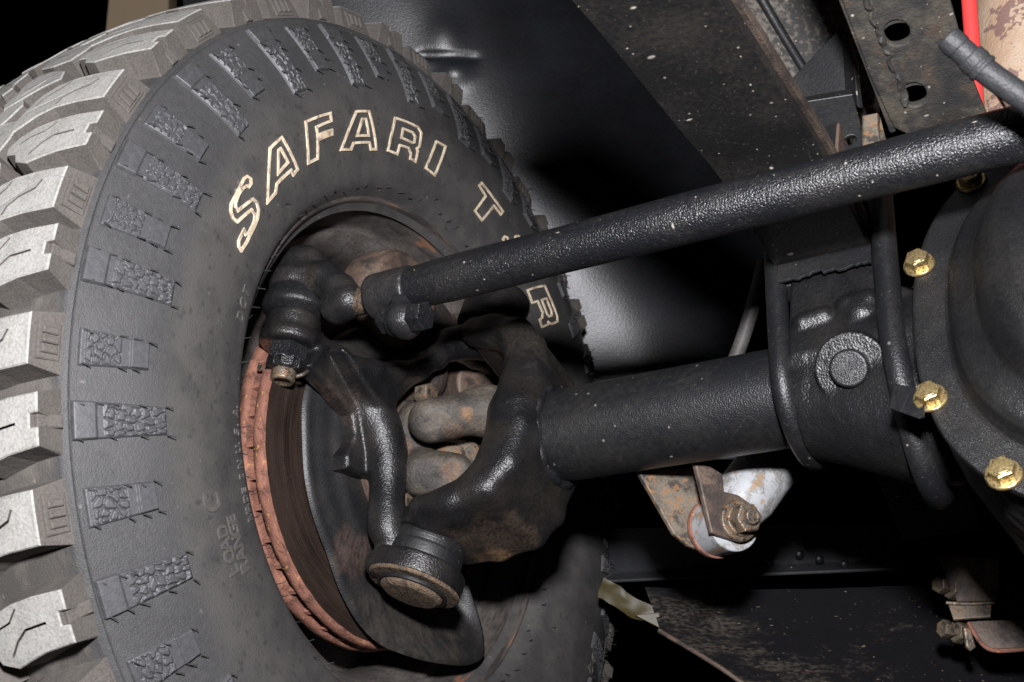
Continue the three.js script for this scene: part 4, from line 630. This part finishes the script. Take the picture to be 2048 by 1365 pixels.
// ================================================================ FRAME RAIL AND BRACKETS
{
  const t = thing('frame_rail', 'dirty black frame rail underside with two oval holes, beside the leaf spring', 'frame rail');
  const y = .13, P = (px, pz) => [px, y, pz];
  const L = [[.4085, .30], [.4095, .21], [.4085, .13], [.411, .085], [.422, .0705], [.468, .073], [.466, .11], [.468, .20], [.474, .30]];
  const h1 = ring3([0.4329, 0.1300, 0.1577], [0, 1, 0], .0098, 20, .0076, [1, 0, 0]), h2 = ring3([0.4301, 0.1300, 0.1075], [0, 1, 0], .0098, 20, .0076, [1, 0, 0]);
  part('bottom_plate', slab(L.map(q => P(...q)), .0045, .0012, [h1, h2]), M.frame, t);
  for (const c of [[0.4326, 0.1310, 0.1563], [0.4298, 0.1310, 0.1059]]) { const g = new THREE.TorusGeometry(.0108, .0022, 10, 40); g.rotateX(Math.PI / 2); g.scale(1, 1, .82); g.translate(...c); part('hole_lip', g, M.frame, t); }
  const wl = []; const r = rng(8); for (let i = 0; i < 26; i++) wl.push([.4225 + .002 * r(), y - .0015, .10 + i * .0068]);
  part('weld_line', wobble(tubeAlong(wl, .0022, 150, 8), .0042, 95), M.frame, t);
  part('inner_wall', slab([[.409, y, .30], [.409, y, .08], [.409, .155, .075], [.409, .155, .30]], .004), M.frame, t);
}
{
  const t = thing('spring_bracket', 'grey black welded bracket with triangular gusset between leaf spring and frame rail', 'bracket');
  part('gusset', slab([[0.3820, 0.2364, 0.0991], [0.3798, 0.1920, 0.0734], [0.3390, 0.1971, 0.0773], [0.3278, 0.2062, 0.0787]], .004), M.black, t);
  part('gusset_web', slab([[0.3823, 0.2347, 0.1003], [0.3905, 0.2011, 0.0900], [0.3869, 0.1684, 0.0768], [0.3793, 0.1867, 0.0718]], .004), M.black, t);
  part('box_face', slab([[0.3474, 0.1694, 0.0916], [0.3836, 0.1737, 0.0844], [0.3865, 0.1510, 0.0759], [0.3869, 0.1144, 0.0717], [0.3414, 0.1192, 0.0789]], .004, .0008, [ring3([0.3799, 0.1354, 0.0784], [.473, -.614, .631], .0044, 14)]), M.castGrey ?? M.black, t);
  part('box_lip', slab([[0.3447, 0.1768, 0.0928], [0.3819, 0.1818, 0.0809], [0.3840, 0.1721, 0.0857], [0.3478, 0.1678, 0.0928]], .003), M.black, t);
  part('wedge', slab([[0.3594, 0.1384, 0.0919], [0.3744, 0.1407, 0.0908], [0.3716, 0.1032, 0.0882], [0.3497, 0.1071, 0.0925]], .005), M.black, t);
  part('wedge_side', slab([[0.3744, 0.1407, 0.0908], [0.3740, 0.1400, 0.0715], [0.3734, 0.1240, 0.0674], [0.3716, 0.1032, 0.0882]], .004), M.brown, t);
  part('strap', slab([[0.3926, 0.1388, 0.0912], [0.4032, 0.1374, 0.0898], [0.4026, 0.0930, 0.0866], [0.3912, 0.0989, 0.0851]], .006, .0015), M.dusty, t);
  part('strap_lip', slab([[0.4032, 0.1384, 0.0876], [0.4067, 0.1116, 0.0858], [0.4121, 0.0867, 0.0892], [0.4026, 0.0930, 0.0866]], .003), M.dusty, t);
}
// ================================================================ HOSE, CABLE, RUSTY CROSS TUBE
{
  const t = thing('breather_hose', 'thick black rubber hose with capped end hanging before the frame rail', 'hose');
  const a = [0.4737, 0.0153, 0.2270], b = [0.4811, 0.0083, 0.2178]; const d = vnorm(vsub(b, a));
  part('hose_tube', tubeAlong([vadd(a, d, .002), [0.4787, 0.0108, 0.2204], [0.4855, 0.0034, 0.2129], [0.4926, -0.0032, 0.2060], [0.5039, -0.0126, 0.1962], [0.5153, -0.0238, 0.1894]], .0064, 60, 24), M.hose, t);
  part('hose_cap', turned([[.0001, -.001], [.0058, -.001], [.0064, 0], [.0067, .0045], [.0067, .0075], [.0055, .008]], a, b), M.hose, t, 'grey plastic end cap');
  part('hose_collar', turned([[.0055, .014], [.0074, .0142], [.0076, .0195], [.0072, .0205], [.0072, .0215], [.0078, .022], [.0078, .024], [.0066, .0245]], a, b), M.hose, t);
}
{ const t = thing('red_cable', 'bright red cable running down beside the rusty cross tube', 'cable'); part('cable', tubeAlong([[0.4673, 0.2591, 0.0889], [0.4647, 0.2287, 0.0771], [0.4622, 0.1989, 0.0658], [0.4595, 0.1695, 0.0551], [0.4581, 0.1458, 0.0489]], .0052, 40, 14), M.red, t); }
{
  const t = thing('cross_tube', 'beige cross tube with flaking purple brown rust in the top right corner', 'steel tube');
  const a = [0.5091, 0.3455, 0.0466], b = [0.4878, 0.1588, -0.0082];
  part('tube_body', turned([[.0425, 0], [.0425, vlen(vsub(b, a))]], a, b, 64, false), M.flake, t);
  part('tube_strap', tubeAlong([[0.4705, 0.2075, 0.0600], [0.4722, 0.1851, 0.0528], [0.4769, 0.1674, 0.0479], [0.4811, 0.1528, 0.0385]], .0014, 30, 8), M.brown, t);
}
// ================================================================ LOWER SHOCK MOUNT
{
  const t = thing('shock_mount', 'rusty two-eared shock mount bracket hanging below the axle tube', 'bracket');
  const A = [.773, -.249, .570];
  part('outer_ear', slab([[0.1877, -0.0333, -0.0321], [0.1909, -0.0298, -0.0348], [0.2213, -0.0136, -0.0690], [0.2317, -0.0130, -0.0829], [0.2331, -0.0314, -0.0927], [0.2305, -0.0499, -0.0973], [0.2239, -0.0683, -0.0964], [0.2191, -0.0714, -0.0913], [0.2113, -0.0715, -0.0807], [0.2040, -0.0673, -0.0691], [0.1945, -0.0472, -0.0473]], .005, .0012), M.dusty, t);
  part('inner_ear', slab([[0.2330, -0.0340, -0.0311], [0.2359, -0.0310, -0.0337], [0.2470, -0.0342, -0.0502], [0.2470, -0.0458, -0.0553], [0.2543, -0.0442, -0.0645], [0.2604, -0.0469, -0.0739], [0.2632, -0.0559, -0.0816], [0.2610, -0.0643, -0.0824], [0.2560, -0.0719, -0.0789], [0.2495, -0.0762, -0.0720], [0.2384, -0.0775, -0.0575]], .005, .0012), M.brown, t);
  const p = vadd([0.2528, -0.0622, -0.0702], A, .0028), q = vadd(p, A);
  part('washer', turned([[.0001, .0022], [.0138, .0022], [.0150, .001], [.0150, -.001]], p, q), M.steel, t);
  part('mount_nut', merged([turned([[.0001, .0046], [.0108, .0046], [.0118, .0022]], p, q), along(hexPrism(.0094, .012, .0016), vadd(p, A, .003), q)]), M.steel, t);
  part('mount_bolt', turned([[.0001, .0190], [.0034, .0190], [.0038, .0198], [.0050, .0198], [.0056, .0188], [.0056, .010]], p, q), M.steel, t);
}
{
  const t = thing('shock_absorber', 'white painted shock absorber with rust stains bolted in the mount', 'shock absorber');
  const A = [.773, -.249, .570], c0 = vadd([0.2528, -0.0622, -0.0702], A, -.033), m0 = vadd(c0, A, .0145);
  part('shock_eye', turned([[.012, .0], [.0198, .0], [.0208, .001], [.0208, .028], [.0198, .029], [.012, .029]], c0, vadd(c0, A), 64), M.white, t);
  part('bush_rim', turned([[.0180, -.0012], [.0218, -.0012], [.0222, .0008], [.0222, .004], [.0208, .0045]], c0, vadd(c0, A), 64), M.rust, t);
  const d = vnorm([.40, .85, -.2]); part('shock_body', turned([[.016, .008], [.0205, .020], [.0228, .030], [.0228, .13], [.02, .135], [.007, .136]], m0, vadd(m0, d), 56), M.white, t);
}
{ const t = thing('steel_rod', 'thin grey rod rising behind the axle tube by the left U-bolt', 'rod'); part('rod', tubeAlong([[0.2199, 0.1180, -0.1164], [0.2330, 0.1392, -0.1056], [0.2484, 0.1669, -0.0901], [0.2620, 0.1944, -0.0736]], .0062, 20, 14), M.grey, t); }

// ================================================================ BRAKE CALIPER (behind, in the shade of the wheel)
{
  const t = thing('brake_caliper', 'dark brown brake caliper with round piston housing at the top of the disc', 'brake caliper');
  const c = [0.0000, 0.1116, 0.0612]; part('piston_housing', turned([[.0001, .004], [.034, .004], [.0375, .002], [.0385, -.002], [.041, -.004], [.0425, -.010], [.0425, -.03]], c, vadd(c, [1, -.1, .12]), 72), M.brown, t);
  part('caliper_body', solid(rough(smin(.02, boxS([-0.0120, 0.1228, 0.0121], [.010, .03, .055], .008), boxS([-0.0500, 0.1875, -0.0953], [.03, .04, .05], .012)), .001, 60), [-.12, .0, -.22], [.03, .26, .14], .004, coat([.03, .027, .025], [.09, .065, .05], .5, 25)), M.castDull, t);
}
// ================================================================ FENDER AND FAR PANELS
function sheet(nx, ny, fn, mat) { const pos = [], uv = [], idx = []; for (let j = 0; j <= ny; j++) for (let i = 0; i <= nx; i++) { pos.push(...fn(i / nx, j / ny)); uv.push(i / nx, j / ny); } for (let j = 0; j < ny; j++) for (let i = 0; i < nx; i++) { const a = j * (nx + 1) + i, b = a + nx + 1; idx.push(a, a + 1, b, b, a + 1, b + 1); } const g = new THREE.BufferGeometry(); g.setAttribute('position', new THREE.Float32BufferAttribute(pos, 3)); g.setAttribute('uv', new THREE.Float32BufferAttribute(uv, 2)); g.setIndex(idx); g.computeVertexNormals(); return g; }
{
  const t = thing('inner_fender', 'glossy blue black inner fender panel behind the tyre, with pressed dimple', 'fender panel');
  const P0 = [-0.0268, 0.4081, -0.1718], H = [0.4409, -0.6290, 0.6403], e1 = [0.8765, 0.1479, -0.4581], e2 = [0.1934, 0.7632, 0.6165];
  const dim = (u, v) => { const g = (a, b, s, w) => Math.exp(-(((u - a) / s) ** 2) - (((v - b) / w) ** 2)); return (.004 * g(-.122, .225, .02, .024)) + .006 * g(-.112, .182, .018, .014) - .004 * Math.exp(-(((v - .2 + .05 * (u + .12)) / .0035) ** 2)) * sstep(-.16, -.148, u) * (1 - sstep(-.095, -.08, u)); };
  part('panel', sheet(170, 150, (i, j) => { const u = lerp(-.42, .34, i), v = lerp(.42, -.25, j); const s = (u + .03) * .56 - (v - .02) * .83, q = (u + .03) * .83 + (v - .02) * .56; const h = -q * q / (q > 0 ? .45 : 2.2) + s * s / 9 + dim(u, v) + .0016 * fbm3([u * 9, v * 9, 0], 1, 2); return vadd(vadd(vadd(P0, e1, u), e2, v), H, h); }), M.fender, t);
}
{ const t = thing('engine_bay_panel', 'dark dusty inner panel seen between leaf spring and frame rail', 'panel');
  part('panel', slab([[0.2806, 0.3587, 0.1041], [0.3988, 0.3539, 0.0583], [0.3730, 0.2179, -0.0231], [0.3005, 0.2199, 0.0016]], .004), M.dirt, t);
  part('fold', tubeAlong([[0.3060, 0.3407, 0.0913], [0.3185, 0.3118, 0.0617], [0.3397, 0.2645, 0.0235]], .004, 20, 8), M.black, t); }
{ const t = thing('cross_member', 'dark sheet cross member with pale folded lower lip, low behind the axle', 'cross member');
  part('web', slab([[0.0072, 0.0953, -0.2959], [0.2834, 0.1059, -0.3659], [0.2846, 0.0791, -0.3928], [0.1472, 0.0670, -0.3650], [0.0752, 0.0604, -0.3492], [-0.0016, 0.0594, -0.3242]], .003), M.fender, t);
  part('lip', slab([[-0.0006, 0.0585, -0.3227], [0.0760, 0.0594, -0.3475], [0.1478, 0.0660, -0.3633], [0.2852, 0.0788, -0.3905], [0.2883, 0.0651, -0.3776], [0.1523, 0.0504, -0.3534], [0.0818, 0.0454, -0.3370], [0.0062, 0.0449, -0.3125]], .003), M.hose, t);
  const r = rng(3); for (let i = 0; i < 5; i++) { const p = [[0.1900, 0.0677, -0.3648], [0.2174, 0.0744, -0.3629], [0.2004, 0.0774, -0.3552], [0.1695, 0.0746, -0.3585], [0.2397, 0.0696, -0.3685]][i]; part('rivet', turned([[.0001, .002], [.003, .0016], [.0042, 0]], p, vadd(p, [.473, -.614, .631])), M.fender, t); } }
{ const t = thing('lower_panel', 'mud splashed grey panel with shade painted dark towards the right and slanting lower edge at the bottom right', 'panel');
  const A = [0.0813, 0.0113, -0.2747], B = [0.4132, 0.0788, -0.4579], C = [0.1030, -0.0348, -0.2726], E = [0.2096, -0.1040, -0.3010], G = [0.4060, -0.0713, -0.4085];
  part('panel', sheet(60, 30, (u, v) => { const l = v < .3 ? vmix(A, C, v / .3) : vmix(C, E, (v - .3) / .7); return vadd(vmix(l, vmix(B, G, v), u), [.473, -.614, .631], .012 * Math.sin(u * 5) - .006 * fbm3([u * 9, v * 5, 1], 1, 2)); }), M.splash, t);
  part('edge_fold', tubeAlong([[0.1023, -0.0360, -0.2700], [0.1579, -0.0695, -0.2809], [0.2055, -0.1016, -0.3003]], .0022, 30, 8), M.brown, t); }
{ const t = thing('yellow_strap', 'crumpled olive yellow sheet strap between tyre and lower panel', 'strap');
  part('strap', wobble(sheet(16, 10, (u, v) => vmix(vmix([0.0496, 0.0139, -0.2485], [0.0980, -0.0129, -0.2791], u), vmix([0.0462, -0.0075, -0.2510], [0.0972, -0.0313, -0.2806], u), v), M.yellow), .006, 40), M.yellow, t);
  part('tip', slab([[0.0791, -0.0216, -0.2656], [0.0984, -0.0158, -0.2744], [0.1013, -0.0299, -0.2823]], .004), M.yellow, t); }
{ const t = thing('rusty_bracket', 'small rusty bracket with bolts in the dark lower right corner', 'bracket');
  part('upper_plate', slab([[0.3419, 0.0161, -0.2754], [0.3461, 0.0139, -0.2807], [0.3541, -0.0212, -0.2891], [0.3863, -0.0203, -0.2966], [0.3927, 0.0059, -0.2759]], .003), M.brown, t);
  part('angle', slab([[0.3489, -0.0248, -0.2839], [0.3816, -0.0232, -0.2911], [0.3795, -0.0361, -0.2911], [0.3530, -0.0399, -0.2827]], .003), M.dusty, t);
  part('angle_lip', tubeAlong([[0.3483, -0.0257, -0.2812], [0.3653, -0.0256, -0.2861], [0.3836, -0.0239, -0.2901]], .0016, 16, 8), M.steel, t);
  part('lower_plate', slab([[0.3601, -0.0343, -0.2984], [0.4126, -0.0308, -0.3107], [0.4098, -0.0528, -0.3142], [0.3757, -0.0555, -0.3071], [0.3693, -0.0507, -0.3055]], .003), M.brown, t);
  part('plate_edge', tubeAlong([[0.3613, -0.0357, -0.2976], [0.3689, -0.0518, -0.3031], [0.3760, -0.0568, -0.3053], [0.4100, -0.0541, -0.3124]], .0018, 20, 8), M.rust, t);
  for (const [a, b] of [[[0.3430, -0.0444, -0.2876], [0.3622, -0.0395, -0.3131]], [[0.3439, -0.0100, -0.2786], [0.3524, -0.0058, -0.2967]]]) part('bolt', merged([along(hexPrism(.0062, .007), a, b), turned([[.004, .006], [.004, .022]], a, b), along(hexPrism(.008, .008), vadd(a, vnorm(vsub(b, a)), .013), b)]), M.steel, t);
  part('clip', slab([[0.3589, -0.0460, -0.2852], [0.3642, -0.0456, -0.2888], [0.3657, -0.0589, -0.2949], [0.3610, -0.0621, -0.2946], [0.3590, -0.0599, -0.2909]], .005, .0015), M.steel, t); }
{ const t = thing('tan_post', 'blurred tan post far behind the tyre at the top left', 'post'); part('post', slab([[-1.0757, 1.3287, -0.0259], [-0.9814, 1.3473, -0.0785], [-1.0142, 1.2128, -0.1849], [-1.1227, 1.1914, -0.1243]], .06, .004), M.tan, t); }

scene.traverse(o => { if (o.isMesh) { o.castShadow = true; o.receiveShadow = true; } });
renderer.render(scene, camera);
